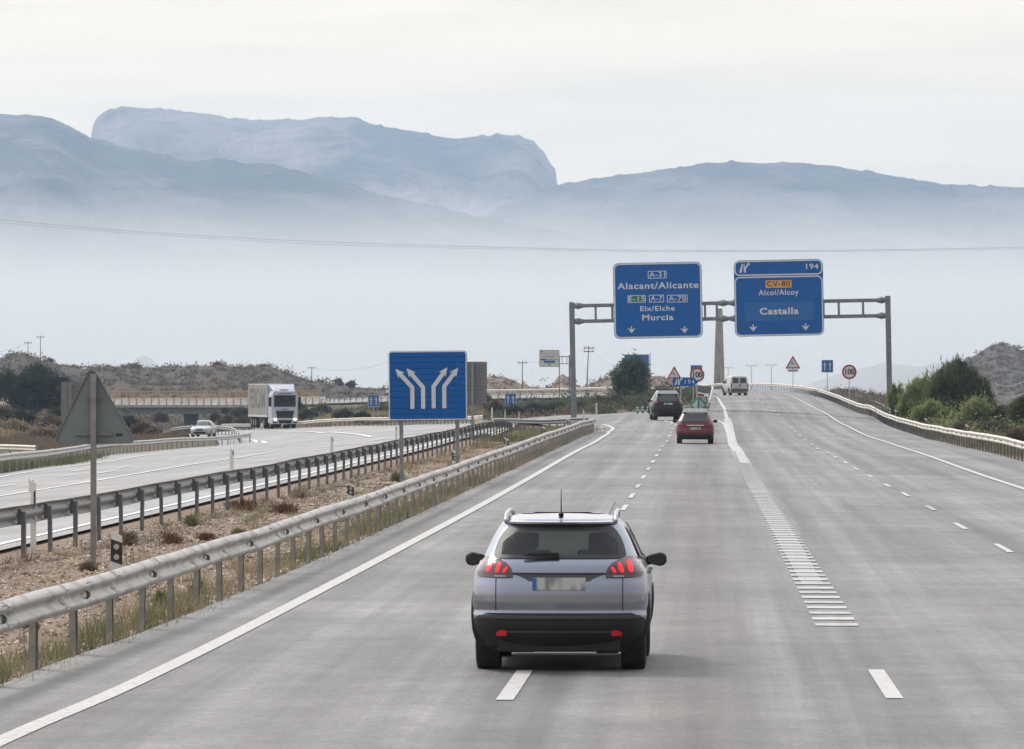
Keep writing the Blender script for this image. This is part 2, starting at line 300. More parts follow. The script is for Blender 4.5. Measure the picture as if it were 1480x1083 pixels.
# ------------------------------------------------------------------ ground relief
def uv_(X, d):
    w = 3+d/80.0; return X/w, 16*np.log1p(d/240.0)
def base_z(X, d):
    t = -11.5-X; return -0.06*np.where(t > 0, np.minimum(t, 40), 0)
CP = []
def cz(X, d, z): CP.append((X, d, z))
def cp(px, py, d): p = P(px, py, d); CP.append((p.x, d, p.z))
for d in (10, 40, 80, 130, 180, 230):
    for X in (-27, -18, -12, -6.6, 0): cz(X, d, float(base_z(np.array(X*1.0), d)))
    for X, z in ((5.2, -.16), (8.7, -.22), (12, -.3)): cz(X, d, z*min(1, max(0, (d-60)/110)))
for X, d, z in ((5.2, 265, -.16), (8.7, 265, -.26), (12, 265, -.38), (5.2, 300, -.15)): cz(X, d, z)
for d, z1, z2, z3, xe in ((300, 0, -.3, -.45, 12), (340, .1, -.15, -.38, 12), (380, .38, .14, -.15, 11.9), (412, .75, .45, .12, 11.6), (450, 1.1, .84, .5, 11.15), (482, 1.3, 1.12, .8, 10.9), (515, 1.42, 1.3, 1.05, 10.5), (560, 1.5, 1.42, 1.27, 9.7), (600, 1.52, 1.5, 1.42, 8.3), (640, 1.5, 1.5, 1.48, 5.5)):
    cz(1.3, d, z1); cz(xe-3.3 if d < 600 else xe-2, d, z2); cz(xe, d, z3)
for X in (-12, -6.6, 0): cz(X, 270, 0)
for d in (10, 100, 200): cz(-50, d, -2.2); cz(-120, d, -3); cz(22, d, -.8); cz(60, d, -1.5)
for a in [(961, 608, 333), (886, 620.5, 311), (857, 616, 336), (1005, 641, 258), (716, 618.5, 345), (845, 619.5, 325),
          (1040, 563.5, 680), (890, 568, 742), (705, 572, 770), (560, 573, 795),
          (1021, 591, 395), (1027, 574, 500), (1018, 570, 560), (985, 572, 650), (896, 575, 710), (710, 577.5, 735), (560, 582, 760), (470, 584, 785),
          (430, 622, 545), (560, 616, 500), (681, 616, 450), (780, 622, 350), (740, 632, 290), (860, 601, 430), (1000, 598, 400), (930, 597.5, 400), (765, 604, 470),
          (620, 614, 440), (560, 617, 470), (400, 620, 500), (480, 626, 400), (300, 632, 450), (300, 641, 560), (270, 651, 800), (230, 651, 800),
          (430, 587, 800), (355, 600, 800), (350, 618, 640), (380, 612, 650), (500, 600, 640), (600, 596, 620), (800, 592, 570), (880, 590, 540),
          (200, 655, 350), (268, 648.6, 385), (346, 643.5, 420), (255, 636, 610), (255, 642, 680), (290, 640, 650), (290, 646, 740), (100, 668, 286), (0, 685, 222), (0, 663, 300), (240, 632, 520),
          (100, 640, 480), (0, 622, 500), (0, 600, 700), (100, 592, 700), (180, 600, 740), (60, 575, 1000), (250, 612, 1200), (250, 617, 900), (320, 622, 900), (200, 592, 1100), (180, 606, 900), (450, 585, 1000), (700, 578, 1000), (900, 576, 1000),
          (1480, 632, 300), (1400, 614, 400), (1300, 602, 400), (1270, 590, 470), (1240, 580, 560), (1200, 572, 640), (1480, 600, 600), (1300, 590, 800), (1100, 572, 800), (-300, 640, 500), (-300, 600, 900), (1700, 640, 400), (1700, 600, 900)]:
    cp(*a)
CPA = np.array(CP); _u, _v = uv_(CPA[:, 0], CPA[:, 1]); _r = CPA[:, 2]-base_z(CPA[:, 0], CPA[:, 1])
def _tps(r2): return np.where(r2 > 1e-9, .5*r2*np.log(np.maximum(r2, 1e-9)), 0)
_K = _tps((_u[:, None]-_u)**2+(_v[:, None]-_v)**2)+np.eye(len(_u))*.03
_Pm = np.stack([np.ones_like(_u), _u, _v], 1)
_A = np.block([[_K, _Pm], [_Pm.T, np.zeros((3, 3))]]); _w = np.linalg.solve(_A, np.concatenate([_r, np.zeros(3)]))
def field(X, d):
    X = np.asarray(X, float); d = np.asarray(d, float); sh = np.broadcast(X, d).shape
    X = np.broadcast_to(X, sh).ravel(); d = np.broadcast_to(d, sh).ravel()
    o_ = np.empty(len(X))
    for i in range(0, len(X), 20000):
        x, y = X[i:i+20000], d[i:i+20000]
        xc = np.clip(x, -160, 100); yc = np.clip(y, 8, 1250); u, v = uv_(xc, yc)
        o_[i:i+20000] = _tps((u[:, None]-_u)**2+(v[:, None]-_v)**2) @ _w[:-3]+_w[-3]+_w[-2]*u+_w[-1]*v+base_z(xc, yc)
    return np.clip(o_, -9, 4).reshape(sh)
def fz(X, d): return float(field(X, d))
_ds = np.concatenate([np.arange(38, 300, 2.), np.arange(300, 900, 4.)])
def G(px, py, lo=38, hi=900):
    """first ground point on the ray through photo pixel (px,py)"""
    v = ray(px, py); ds = _ds[(_ds >= lo) & (_ds <= hi)]
    x = v.x/v.y*ds; z = CAMH+v.z/v.y*ds; g = field(x, ds); s = np.where(z <= g)[0]
    if len(s) == 0: d = ds[-1]
    elif s[0] == 0: d = ds[0]
    else:
        i = s[0]; a = z[i-1]-g[i-1]; b = g[i]-z[i]; d = ds[i-1]+(ds[i]-ds[i-1])*a/(a+b+1e-9)
    x = v.x/v.y*d; return Vector((x, d, fz(x, d)))
def off(d): return .004+d*.00009
def catmull(pts, n):
    pts = [np.array(p, float) for p in pts]; o_ = []
    q = [2*pts[0]-pts[1]]+pts+[2*pts[-1]-pts[-2]]
    for i in range(1, len(q)-2):
        for k in range(n):
            t = k/n; a, b, c, d = q[i-1], q[i], q[i+1], q[i+2]
            o_.append(.5*((2*b)+(-a+c)*t+(2*a-5*b+4*c-d)*t*t+(-a+3*b-3*c+d)*t**3))
    o_.append(pts[-1]); return np.array(o_)
def resample(pl, step):
    seg = np.linalg.norm(np.diff(pl[:, :2], axis=0), axis=1); s = np.concatenate([[0], np.cumsum(seg)])
    t = np.linspace(0, s[-1], max(2, int(round(s[-1]/step))+1) if step > 0 else -step)
    return np.stack([np.interp(t, s, pl[:, k]) for k in range(pl.shape[1])], 1)
def ribbon(name, Lp, Rp, material, lift=0., nx=14, n=24, zfn=None, parent=None):
    a = catmull(Lp, n); b = catmull(Rp, n); t = np.linspace(0, 1, nx)[None, :, None]
    g = a[:, None, :]*(1-t)+b[:, None, :]*t; X, Y = g[..., 0], g[..., 1]
    Z = field(X, Y)+off(Y)+lift if g.shape[2] == 2 else g[..., 2]
    v = np.stack([X, Y, Z], -1).reshape(-1, 3); r, c = X.shape
    i = np.arange((r-1)*c).reshape(r-1, c)[:, :-1].ravel()
    me = np_mesh(name, v, np.stack([i, i+1, i+c+1, i+c], 1)); smooth(me)
    return link(name, me, material, parent)
def strip(name, pts, width, material, lift=0.012, parent=None, step=2.0, widths=None):
    """painted line that follows the ground; pts in world (x,y)"""
    p = catmull([(q[0], q[1]) for q in pts], 10) if len(pts) > 2 else np.array([(q[0], q[1]) for q in pts], float)
    p = resample(p, step) if np.linalg.norm(p[-1]-p[0]) > step*1.5 else p
    t = np.gradient(p, axis=0); t /= np.linalg.norm(t, axis=1)[:, None]+1e-9; nn = np.stack([t[:, 1], -t[:, 0]], 1)
    w = np.full(len(p), width) if widths is None else np.interp(np.linspace(0, 1, len(p)), np.linspace(0, 1, len(widths)), widths)
    a = p-nn*w[:, None]/2; b = p+nn*w[:, None]/2; v = np.concatenate([a, b]); z = field(v[:, 0], v[:, 1])+off(v[:, 1])+lift*(.3+v[:, 1]/150)
    k = len(p); i = np.arange(k-1); me = np_mesh(name, np.column_stack([v, z]), np.stack([i, i+k, i+k+1, i+1], 1))
    return link(name, me, material, parent)
# ------------------------------------------------------------------ air
def volbox(name, a, b, dens, col, aniso=0.):
    m = bpy.data.materials.new(name); m.use_nodes = True; n, l = m.node_tree.nodes, m.node_tree.links; n.clear()
    o_ = n.new('ShaderNodeOutputMaterial'); v = n.new('ShaderNodeVolumePrincipled'); v.inputs['Density'].default_value = dens
    v.inputs['Color'].default_value = (*col, 1); v.inputs['Anisotropy'].default_value = aniso
    l.new(v.outputs[0], o_.inputs['Volume']); o = MB().box(a, b).obj(name, m); return prop(o, kind='stuff')
volbox('haze', (-5200, -60, -12), (5200, 13200, 640), HAZE_D, HAZE_C, .2)
volbox('mist', (-4800, 3200, -11), (4800, 6700, MIST_H), MIST_D, MIST_C, .2)

# ------------------------------------------------------------------ terrain
def hsh(ix, iy, s):
    h = (ix.astype(np.int64)*374761393+iy.astype(np.int64)*668265263+s*1274126177) & 0x7fffffff
    h = ((h ^ (h >> 13))*1274126177) & 0x7fffffff; return ((h ^ (h >> 16)) & 0xffff)/65535.
def vnoise(x, y, s=0):
    x = np.asarray(x, float); y = np.asarray(y, float); ix = np.floor(x); iy = np.floor(y); fx = x-ix; fy = y-iy
    fx = fx*fx*(3-2*fx); fy = fy*fy*(3-2*fy)
    return (hsh(ix, iy, s)*(1-fx)+hsh(ix+1, iy, s)*fx)*(1-fy)+(hsh(ix, iy+1, s)*(1-fx)+hsh(ix+1, iy+1, s)*fx)*fy
def fbm(x, y, o=5, s=0, g=.5):
    a = 1.; t = 0; q = 0
    for k in range(o): t = t+a*vnoise(x*2**k, y*2**k, s+k*17); q += a; a *= g
    return t/q-.5
def grid_obj(name, X, Y, Z, material, parent=None, kind=None):
    r, c = X.shape; i = np.arange((r-1)*c).reshape(r-1, c)[:, :-1].ravel()
    me = np_mesh(name, np.stack([X, Y, Z], -1).reshape(-1, 3), np.stack([i, i+1, i+c+1, i+c], 1)); smooth(me)
    return prop(link(name, me, material, parent), kind=kind)
def bump_z(X, Y):
    """roughness of the unpaved ground"""
    med = np.clip((X-far_x(Y))/.5, 0, 1)*np.clip((near_x(Y)-.05-X)/.5, 0, 1)*np.clip((330-Y)/30, 0, 1)
    rt = np.clip((X-13)/3, 0, 1); lf = np.clip((-30-X)/6, 0, 1)*0
    return med*(fbm(X*1.1, Y*1.1, 4, 3)*.16+fbm(X*.3, Y*.12, 3, 5)*.12-.05)+rt*fbm(X*.4, Y*.2, 4, 9)*.6
ys = np.concatenate([np.arange(8, 140, .7), np.arange(140, 300, 2), np.arange(300, 900, 5), np.arange(900, 1251, 12), [1400]])
xs = np.concatenate([[-600, -300], np.arange(-160, -36, 3), np.arange(-36, -12, 1.), np.arange(-12, -6, .22), np.arange(-6, 13, 1.), np.arange(13, 30, .8), np.arange(30, 101, 4), [200, 600]])
XX, YY = np.meshgrid(xs, ys); ZZ = field(XX, YY)-.03-YY*.0002+bump_z(XX, YY)
ZZ[:, :2] = -9; ZZ[:, -2:] = -9; ZZ[-1, :] = -9
def gz(x, y): return fz(x, y)-.03-y*.0002+float(bump_z(np.array(x), np.array(y)))
gro = grid_obj('ground', XX, YY, ZZ, M['soil'], kind='structure'); gro.data.materials.append(M['earth'])
_cx = (XX[:-1, :-1]+XX[1:, 1:])/2; _cy = (YY[:-1, :-1]+YY[1:, 1:])/2
gro.data.polygons.foreach_set('material_index', np.where((_cx > -12.3) & (_cx < 13.2) & (_cy < 300), 0, 1).astype(np.int32).ravel())
pl = MB().box((-5000, -40, -11), (5000, 13000, -9.3)); prop(pl.obj('plain', M['hill']), kind='structure')

def hill(name, ridge, d, front, back, material, base=-8, cols=220, rows=34, amp=.1, ridge_n=.0, fx=.03, pw=1., seed=0, dskew=0, lat=0):
    pts = np.array(ridge, float); px = np.linspace(pts[0, 0], pts[-1, 0], cols); py = np.interp(px, pts[:, 0], pts[:, 1])
    Xr = np.empty(cols); Zr = np.empty(cols)
    for i in range(cols): p = P(px[i], py[i], d); Xr[i] = p.x; Zr[i] = p.z
    Zr += fbm(Xr*fx*6, Xr*0, 4, seed+50)*ridge_n
    Zc = (np.maximum(fbm(Xr*.07, Xr*0, 3, seed+51), -.05)*9+fbm(Xr*.02, Xr*0, 3, seed+52)*6) if d > 5500 else Xr*0
    t = np.concatenate([np.linspace(0, 1, rows), 1+np.linspace(0, 1, 8)[1:]]); T, XX_ = np.meshgrid(t, Xr, indexing='ij')
    Y = np.where(T <= 1, d-front*(1-T), d+back*(T-1)); prof = np.where(T <= 1, T**pw, np.maximum(0, 1-(T-1))**1.5)
    h = np.maximum(Zr[None, :]-base, .5); env = np.where(T <= 1, np.sin(np.pi*np.clip(T, 0, 1))**.7, 0)
    nz = fbm(XX_*fx+T*lat, Y*fx*.45, 6, seed); nr = -np.abs(fbm(XX_*fx*1.7+T*1.3, Y*fx*.3, 5, seed+9))*1.6+.25
    Z = base+h*prof+(nz+nr*.7)*env*h*amp*2
    if d > 5500: Z += (-np.abs(fbm(XX_*.011+T*2.2, Y*.0028, 5, seed+77, .62))*2.2+.3)*env*15+fbm(XX_*.05, Y*.03, 3, seed+78)*env*6
    Z += Zc[None, :]*np.exp(-((T-1)/.03)**2)
    X = XX_*(Y/d)
    return grid_obj(name, X, Y, Z, material, kind='structure')
hill('scrub_hill', [(-260, 505), (-60, 512), (0, 516), (28, 513), (55, 520), (85, 527), (120, 534), (150, 532), (190, 532), (240, 532), (290, 533), (330, 530), (360, 529), (385, 531), (410, 537), (440, 547), (475, 556), (520, 561), (570, 564), (620, 567)],
     1120, 230, 300, M['hill'], base=-6, amp=.16, ridge_n=1.2, fx=.03, pw=.75, seed=2, rows=60, cols=420)
hill('earth_mound', [(640, 566), (675, 548), (705, 546), (728, 544), (745, 552), (758, 557), (775, 560), (795, 561), (802, 552), (806, 545), (813, 541), (820, 545), (828, 554), (840, 559), (850, 556), (862, 551), (880, 546), (905, 544), (950, 544), (972, 549), (986, 556), (1010, 563)],
     900, 75, 80, M['hill_red'], base=-4, amp=.06, ridge_n=.35, fx=.12, pw=.6, seed=5, cols=260)
hill('conical_hill', [(1340, 560), (1365, 548), (1385, 532), (1396, 521), (1412, 511), (1426, 503), (1440, 498), (1452, 499), (1466, 502), (1480, 507), (1510, 518), (1550, 535), (1620, 556)],
     1800, 240, 300, M['hill'], base=-8, amp=.10, ridge_n=1.0, fx=.03, pw=.8, seed=7)
hill('shoulder_mound', [(1196, 572), (1202, 563), (1210, 561), (1225, 563), (1245, 566), (1262, 570), (1285, 574), (1320, 585)],
     520, 40, 60, M['hill'], base=-2.0, amp=.05, ridge_n=.25, fx=.2, pw=.6, seed=8, cols=120)
hill('distant_peak', [(100, 560), (160, 530), (174, 525), (185, 530), (192, 522), (200, 516), (210, 514), (220, 519), (230, 530), (250, 530), (262, 527), (275, 530), (330, 560)],
     4900, 200, 300, M['rock'], base=-8, amp=.06, fx=.006, seed=11, cols=100)
hill('distant_peak', [(1150, 562), (1190, 548), (1235, 534), (1262, 530), (1276, 524), (1300, 527), (1330, 531), (1350, 524), (1375, 528), (1400, 533), (1470, 545), (1540, 562)],
     4950, 200, 300, M['rock'], base=-8, amp=.06, fx=.006, seed=12, cols=100)
# the mountains, each its own ridge at its own distance
hill('mountain', [(-900, 330), (-500, 240), (-200, 190), (0, 166), (35, 165), (62, 166), (85, 174), (105, 184), (118, 193), (131, 200), (160, 207), (200, 216), (245, 227), (270, 231), (300, 230), (320, 229), (345, 236), (400, 240), (440, 250), (500, 266), (555, 282), (600, 293), (660, 305), (740, 322), (850, 345), (1000, 385), (1200, 450), (1400, 520)],
     8200, 1300, 900, M['rock'], base=-9, amp=.075, ridge_n=5, fx=.0026, pw=1.0, seed=21, cols=900, rows=110, lat=.7)
hill('cliff_mountain', [(60, 330), (100, 262), (131, 202), (134, 183), (142, 168), (150, 161), (165, 158), (175, 153), (200, 155), (235, 158), (275, 161), (300, 163), (330, 170), (365, 174), (420, 172), (470, 171), (505, 171), (545, 180), (585, 188), (620, 194), (655, 199), (690, 198), (725, 196), (750, 196), (768, 203), (777, 212), (788, 222), (795, 236), (803, 246), (805, 266), (830, 300), (860, 340), (950, 430), (1100, 520)],
     10200, 1200, 700, M['cliff'], base=-9, amp=.085, ridge_n=5, fx=.0022, pw=.8, seed=31, cols=900, rows=110, lat=.5)
hill('mountain', [(560, 430), (650, 350), (720, 300), (780, 276), (815, 267), (850, 260), (885, 256), (930, 249), (975, 244), (1010, 238), (1060, 234), (1110, 235), (1160, 237), (1205, 241), (1250, 248), (1300, 257), (1335, 262), (1365, 267), (1400, 268), (1450, 270), (1480, 272), (1600, 290), (1800, 330), (2100, 420)],
     9200, 1500, 900, M['rock'], base=-9, amp=.065, ridge_n=4, fx=.0020, pw=1.0, seed=41, cols=900, rows=110, lat=.9)

# ------------------------------------------------------------------ roads
BR_N = [(p.x, p.y, p.z) for p in [P(475, 584, 786), P(400, 585.2, 795), P(320, 586, 800), P(200, 586, 803), P(80, 586, 806), P(-80, 586, 810)]]
BR_F = [(p.x, p.y, p.z) for p in [P(470, 573.5, 806), P(400, 574.2, 808), P(320, 574.8, 812), P(200, 575, 815), P(80, 575, 818), P(-80, 575, 822)]]
RY = [10, 50, 63, 80, 110, 160, 220, 275, 300, 395]; RL = [(float(near_x(y))+.11, y) for y in RY[:8]]+[(-6.0, 300), (-6.3, 395)]; RR = [(12.1-.0006*max(0, y-100), y) for y in RY]
road = ribbon('road', RL, RR, M['asphalt'], nx=30, n=34)
prop(road, kind='structure')
RIN = [(.2, 385), (.3, 440), (-.1, 500), (-.6, 560), (-3.0, 650), (-11.0, 710), (-28.3, 735), (-43.5, 760), (-54, 785)]
ROUT = [(11.9, 385), (11.6, 412), (11.15, 450), (10.5, 515), (9.7, 560), (8.2, 600), (4.8, 650), (1.4, 682), (-12, 742), (-31, 770), (-46, 795), (-57, 807)]
rin = resample(catmull(RIN, 20), -90); rout = resample(catmull(ROUT, 20), -90)
ramp = ribbon('slip_road', [tuple(x) for x in rin], [tuple(x) for x in rout], M['asphalt'], lift=.01, n=1, nx=20); prop(ramp, kind='structure')
prop(ribbon('bridge_roadway', BR_N, BR_F, M['asphalt'], n=8, nx=6), kind='structure')
LB_L = [(-6.0, 292), (-7.4, 335), (-11, 370), (-17, 408), (-24, 440)]; LB_R = [(1.2, 300), (.9, 360), (-2.2, 398), (-9, 437), (-18, 476)]
prop(ribbon('left_branch_road', LB_L, LB_R, M['asphalt'], lift=.006, nx=16), kind='structure')
opp = ribbon('opposite_carriageway', [(-12.1, 10), (-11.9, 90), (-11.5, 150), (-11.3, 220), (-11.3, 292), (-11.8, 335), (-13, 380), (-14.5, 430), (-17, 470)], [(-27.4, 10), (-27.7, 90), (-27.9, 150), (-28.2, 222), (-32.6, 286), (-35.8, 345), (-37, 420), (-47, 500), (-46, 540)], M['asphalt_pale'], nx=40, n=30)
prop(opp, kind='structure')
prop(ribbon('opposite_branch_road', [(-17, 440), (-16.5, 452), (-30, 501), (-42, 540), (-50, 520)][:4], [(-13, 380), (-14, 430), (-24, 470), (-38, 500)], M['asphalt_pale'], lift=.006, nx=10), kind='structure')
prop(ribbon('underpass_road', [(-34.5, 440), (-38, 490), (-44, 560), (-50, 620)], [(-42, 450), (-47, 500), (-55, 570), (-62, 630)], M['asphalt_pale'], lift=.006, nx=8), kind='structure')
prop(ribbon('side_road', [(-36, 150), (-36.5, 230), (-41, 300)], [(-46, 150), (-46, 230), (-50, 300)], M['asphalt_pale'], lift=.05, nx=6), kind='structure')

# paint
def W_(px, d): return (XP(px, d), d)
strip('edge_line', [(-5.75, 30), (-5.6, 44), (-5.4, 52), (-5.26, 68), (-5.08, 113), (-5.03, 150), (-5.02, 190), (-4.97, 240), (-5.0, 285)]+[tuple(G(*q)[:2]) for q in [(878, 627), (886, 621.5), (880, 617.5), (858, 615)]], .2, M['paint'], parent=road)
strip('edge_line', [(8.75, 12), (8.75, 150), (8.75, 250), (8.75, 330), (8.7, 357), (8.6, 382), (8.35, 412), (7.95, 450), (7.65, 482), (7.2, 515), (6.0, 560), (4.2, 600)], .2, M['paint'], parent=road)
strip('edge_line', [(1.42, 350), (1.36, 375), (1.28, 405), (1.12, 438), (.85, 470), (.2, 500)], .22, M['paint'], parent=road)
strip('gore_line', [(.1, 352), (.85, 342), (1.15, 320), (1.2, 285), (1.16, 245), (1.2, 215)], .3, M['paint'], parent=road)
strip('gore_line', [(1.32, 188), (1.30, 220), (1.28, 258), (1.38, 310), (1.38, 358)], .5, M['worn_paint'], parent=road, widths=[.32, .32, .32, .5])
# transverse rumble bars between the two exits
strip('worn_stripe', [(1.50, 78), (1.44, 110), (1.38, 140)], .40, M['faded_paint'], parent=road, lift=.004, widths=[.3, .4, .42]); strip('worn_stripe', [(1.38, 140), (1.33, 170), (1.31, 200)], .44, M['half_paint'], parent=road, lift=.004)
for y in (118, 151.5, 176, 233): strip('joint_line', [(2.1, y), (11.6, y+.25)], .07, M['faded_paint'], parent=road, lift=.006, step=4)
k = 0; d = 64.8
while d < 240:
    wdt = .5; xb = 1.53-.0021*(d-64)
    strip('rumble_bar', [(xb-wdt/2, d), (xb+wdt/2, d)], .7, M['paint'] if k % 2 else M['worn_paint'], parent=road, step=9)
    d += 1.62; k += 1
def dash(a, b, w=.14, m='paint', par=road): strip('lane_dash', [a, b], w, M[m], parent=par, step=3)
for y0 in (49.3, 62, 75, 95, 107.5, 119.5, 131.5, 144, 157, 171, 185, 199, 213, 227, 241, 255, 269, 283, 297):
    dash((-1.80, y0+.2), (-1.78, y0+5.2), .16 if y0 < 60 else .115, 'paint' if int(y0) % 3 else 'worn_paint')
for px, py in [(983, 630), (984.5, 626), (985, 622), (983, 618.5), (979, 615.5), (972, 613), (963, 610.5)]:
    p = G(px, py); dash((p.x, p.y-2), (p.x-.05, p.y+2), .2)
dash((1.70, 49.9), (1.68, 54.8), .16); dash((1.6, 14), (1.6, 19), .15); dash((-1.9, 15), (-1.9, 20), .15); dash((-1.9, 32), (-1.9, 37), .15)
for px, py in [(1450, 794), (1388, 762), (1345, 736), (1308, 716), (1282, 703), (1258, 690), (1237, 679), (1222, 670), (1207, 662.5), (1195, 656), (1182, 650), (1173, 644), (1163.5, 637.5), (1156, 631), (1149, 625.5), (1142, 619.5), (1136, 613), (1131, 607), (1126, 601), (1120, 596), (1112, 590), (1104, 584), (1096, 578)]:
    p = G(px, py, 40, 480); dash((p.x, p.y-2.4), (p.x-(.12 if p.y > 330 else 0), p.y+2.4), .115, 'worn_paint' if px % 2 else 'paint')
strip('tar_seam', [(-2.02, 66), (-2.12, 84), (-1.98, 104), (-2.1, 128)], .035, M['black_seal'], parent=road, lift=.008)
for d in (58, 71, 113, 151): pass
strip('edge_line', [(-12.6, 12), (-12.5, 85), (-12.08, 155), (-11.85, 230), (-11.85, 290), (-12.4, 350), (-14, 410), (-17, 455)], .2, M['paint_bright'], parent=opp)
def gl(*q): return [tuple(G(*a)[:2]) for a in q]
strip('lane_line', gl((-40, 725), (0, 718.5), (140, 696), (270, 674), (341, 663.5), (400, 654), (477, 646), (560, 634.5)), .22, M['paint_bright'], parent=opp)
strip('lane_line', gl((-20, 695), (0, 691), (130, 672), (200, 661), (290, 651), (340, 645.5)), .2, M['paint_bright'], parent=opp)
strip('chevron_line', gl((411, 626), (455, 626), (492, 627), (519, 629.5), (536, 633)), .3, M['paint_bright'], parent=opp)
strip('chevron_line', gl((346, 638.5), (370, 639.5), (384, 642)), .3, M['paint_bright'], parent=opp)
for a, b in [((84, 691), (108, 687.5)), ((20, 702), (-6, 706)), ((190, 675), (172, 678)), ((262, 664.5), (240, 668)), ((318, 655), (300, 657.5)), ((372, 648), (358, 650)), ((410, 643), (398, 645)), ((457, 636), (445, 637.5)), ((440, 632), (430, 633)), ((165, 682), (140, 686)), ((130, 679), (106, 682.5))]:
    p, q = G(*a), G(*b); strip('lane_dash', [(p.x, p.y), (q.x, q.y)], .18, M['paint_bright'], parent=opp, step=3)

# ------------------------------------------------------------------ safety barriers
WP = [(0, .155), (.035, .135), (.08, .105), (.08, .065), (.012, .03), (.012, -.03), (.08, -.065), (.08, -.105), (.035, -.135), (0, -.155)]
PC = MB()   # C-section post, 1.1 m from below ground to the beam, web facing +x
PC.box((-.03, -.05, -.35), (-.024, .05, .72)).box((-.024, -.05, -.35), (.035, -.044, .72)).box((-.024, .044, -.35), (.035, .05, .72))
post_me = {}
def barrier(path, label, side=1, spacing=3., beam='galv', post='post', group=None, zoff=0., top=.8, zf=None, refl=False, cat='guardrail', spacer=True, close=False, posts=True, pw=1.):
    """path: world (x,y[,z]); the beam faces the right-hand side of the path when side is +1"""
    p = catmull(path, 16); p = resample(p, 1.0 if len(p) < 600 else 2.0)
    if p.shape[1] == 2: p = np.column_stack([p, field(p[:, 0], p[:, 1])+zoff])
    t = np.gradient(p[:, :2], axis=0); t /= np.linalg.norm(t, axis=1)[:, None]; nn = np.stack([t[:, 1], -t[:, 0]], 1)*side
    o0 = p[0]; root = empty('guardrail', tuple(o0), label, cat, group)
    n = len(p); k = len(WP); wob = (fbm(p[:, 1]*.09, p[:, 0]*.09, 3, 77)*.06+fbm(p[:, 1]*.31, p[:, 0]*.1, 2, 78)*.02)
    prof = WP+[(a-.006, z_) for a, z_ in WP[::-1]]; k = len(prof); v = np.zeros((n, k, 3))
    for j, (a, z_) in enumerate(prof):
        v[:, j, :2] = p[:, :2]+nn*(a+.09); v[:, j, 2] = p[:, 2]+top-.155+z_+wob
    v -= o0; i = np.arange(n-1)[:, None]*k; j = np.arange(k)[None, :]; j2 = (j+1) % k
    f = np.stack([i+j, i+k+j, i+k+j2, i+j2], -1).reshape(-1, 4)
    me = np_mesh('beam', v.reshape(-1, 3), f); link('beam', me, M[beam], root)
    if refl:
        sp = MB()
        for i in range(2, n-2, 4):
            q_, a_ = p[i]-o0, nn[i]; tt = t[i]
            for j in range(len(WP)-1):
                (a1, z1_), (a2, z2_) = WP[j], WP[j+1]; P4 = []
                for (aa, zz, s_) in ((a1, z1_, -1), (a2, z2_, -1), (a2, z2_, 1), (a1, z1_, 1)):
                    P4.append((q_[0]+a_[0]*(aa+.094)+tt[0]*s_*.14, q_[1]+a_[1]*(aa+.094)+tt[1]*s_*.14, q_[2]+top-.155+zz+wob[i]+.003))
                sp.add(P4, [(0, 1, 2, 3)])
        prop(sp.obj('splice_plate', M[beam], root, fix=False), kind='stuff')
    if not posts: return root
    key = (post, top, pw)
    if key not in post_me:
        mm = MB()
        w_ = .05*pw
        mm.box((-.03, -w_, -.35), (-.022, w_, top-.08)).box((-.022, -w_, -.35), (.035, -w_+.007, top-.08)).box((-.022, w_-.007, -.35), (.035, w_, top-.08))
        if spacer: mm.box((.036, -w_*.8, top-.29), (.098, w_*.8, top-.03))
        post_me[key] = mm.mesh('post'); post_me[key].materials.append(M[post])
    q = resample(p, spacing)
    tq = np.gradient(q[:, :2], axis=0)
    for m_ in range(len(q)):
        a = math.atan2(tq[m_][1], tq[m_][0])-math.pi/2
        if side < 0: a += math.pi
        o = link('post', post_me[key], None, root, tuple(q[m_]-o0+np.array([0, 0, random.uniform(-.015, .015)])), (random.uniform(-.02, .02), random.uniform(-.02, .02), a+random.uniform(-.05, .05)))
    if refl:
        if 'refl' not in post_me:
            post_me['refl'] = MB().prism([(-.032, -.045), (.0, -.045), (.03, -.02), (.03, .02), (.0, .045), (-.032, .045), (-.012, .02), (-.012, -.02)], -.008, .008).mesh('reflector'); post_me['refl'].materials.append(M[refl])
        for m_ in range(0, len(q), 2):
            a = math.atan2(tq[m_][1], tq[m_][0]); nv = np.array([math.sin(a), -math.cos(a)])*side
            link('reflector', post_me['refl'], None, root, (q[m_][0]-o0[0]+nv[0]*.145, q[m_][1]-o0[1]+nv[1]*.145, q[m_][2]-o0[2]+top-.17), (0, 0, 0))
    # bolts and splice plates on the top wave, joined
    if refl:
        bm_ = MB()
        for m_ in range(len(q)):
            a = math.atan2(tq[m_][1], tq[m_][0]); nv = np.array([math.sin(a), -math.cos(a)])*side; tv = np.array([math.cos(a), math.sin(a)])
            for s_ in (-.12, -.06, .06, .12):
                c_ = q[m_][:2]-o0[:2]+nv*.150+tv*s_; z_ = q[m_][2]-o0[2]+top-.05; bm_.box((c_[0]-.012, c_[1]-.012, z_-.012), (c_[0]+.012, c_[1]+.012, z_+.012))
        prop(bm_.obj('bolt', M['galv_dull'], root, fix=False), kind='stuff')
    return root
def near_rail():
    pts = [(-7.0, 34)]+[(float(near_x(y)), y) for y in (50, 63, 80, 110, 160, 220, 275)]+[(-6.1, 300)]
    r = barrier(pts, 'long pale grey guardrail along the left edge of our road, nearest of all', 1, 2.95, refl='post_dark', pw=1.75)
near_rail()
barrier([(-11.5, 34)]+[(float(far_x(y)), y) for y in (60, 87, 135, 216, 262, 285)], 'guardrail seen from behind with dark posts between the median and the opposite carriageway', -1, 3.3, beam='galv_dull', post='post_dark', pw=1.4)
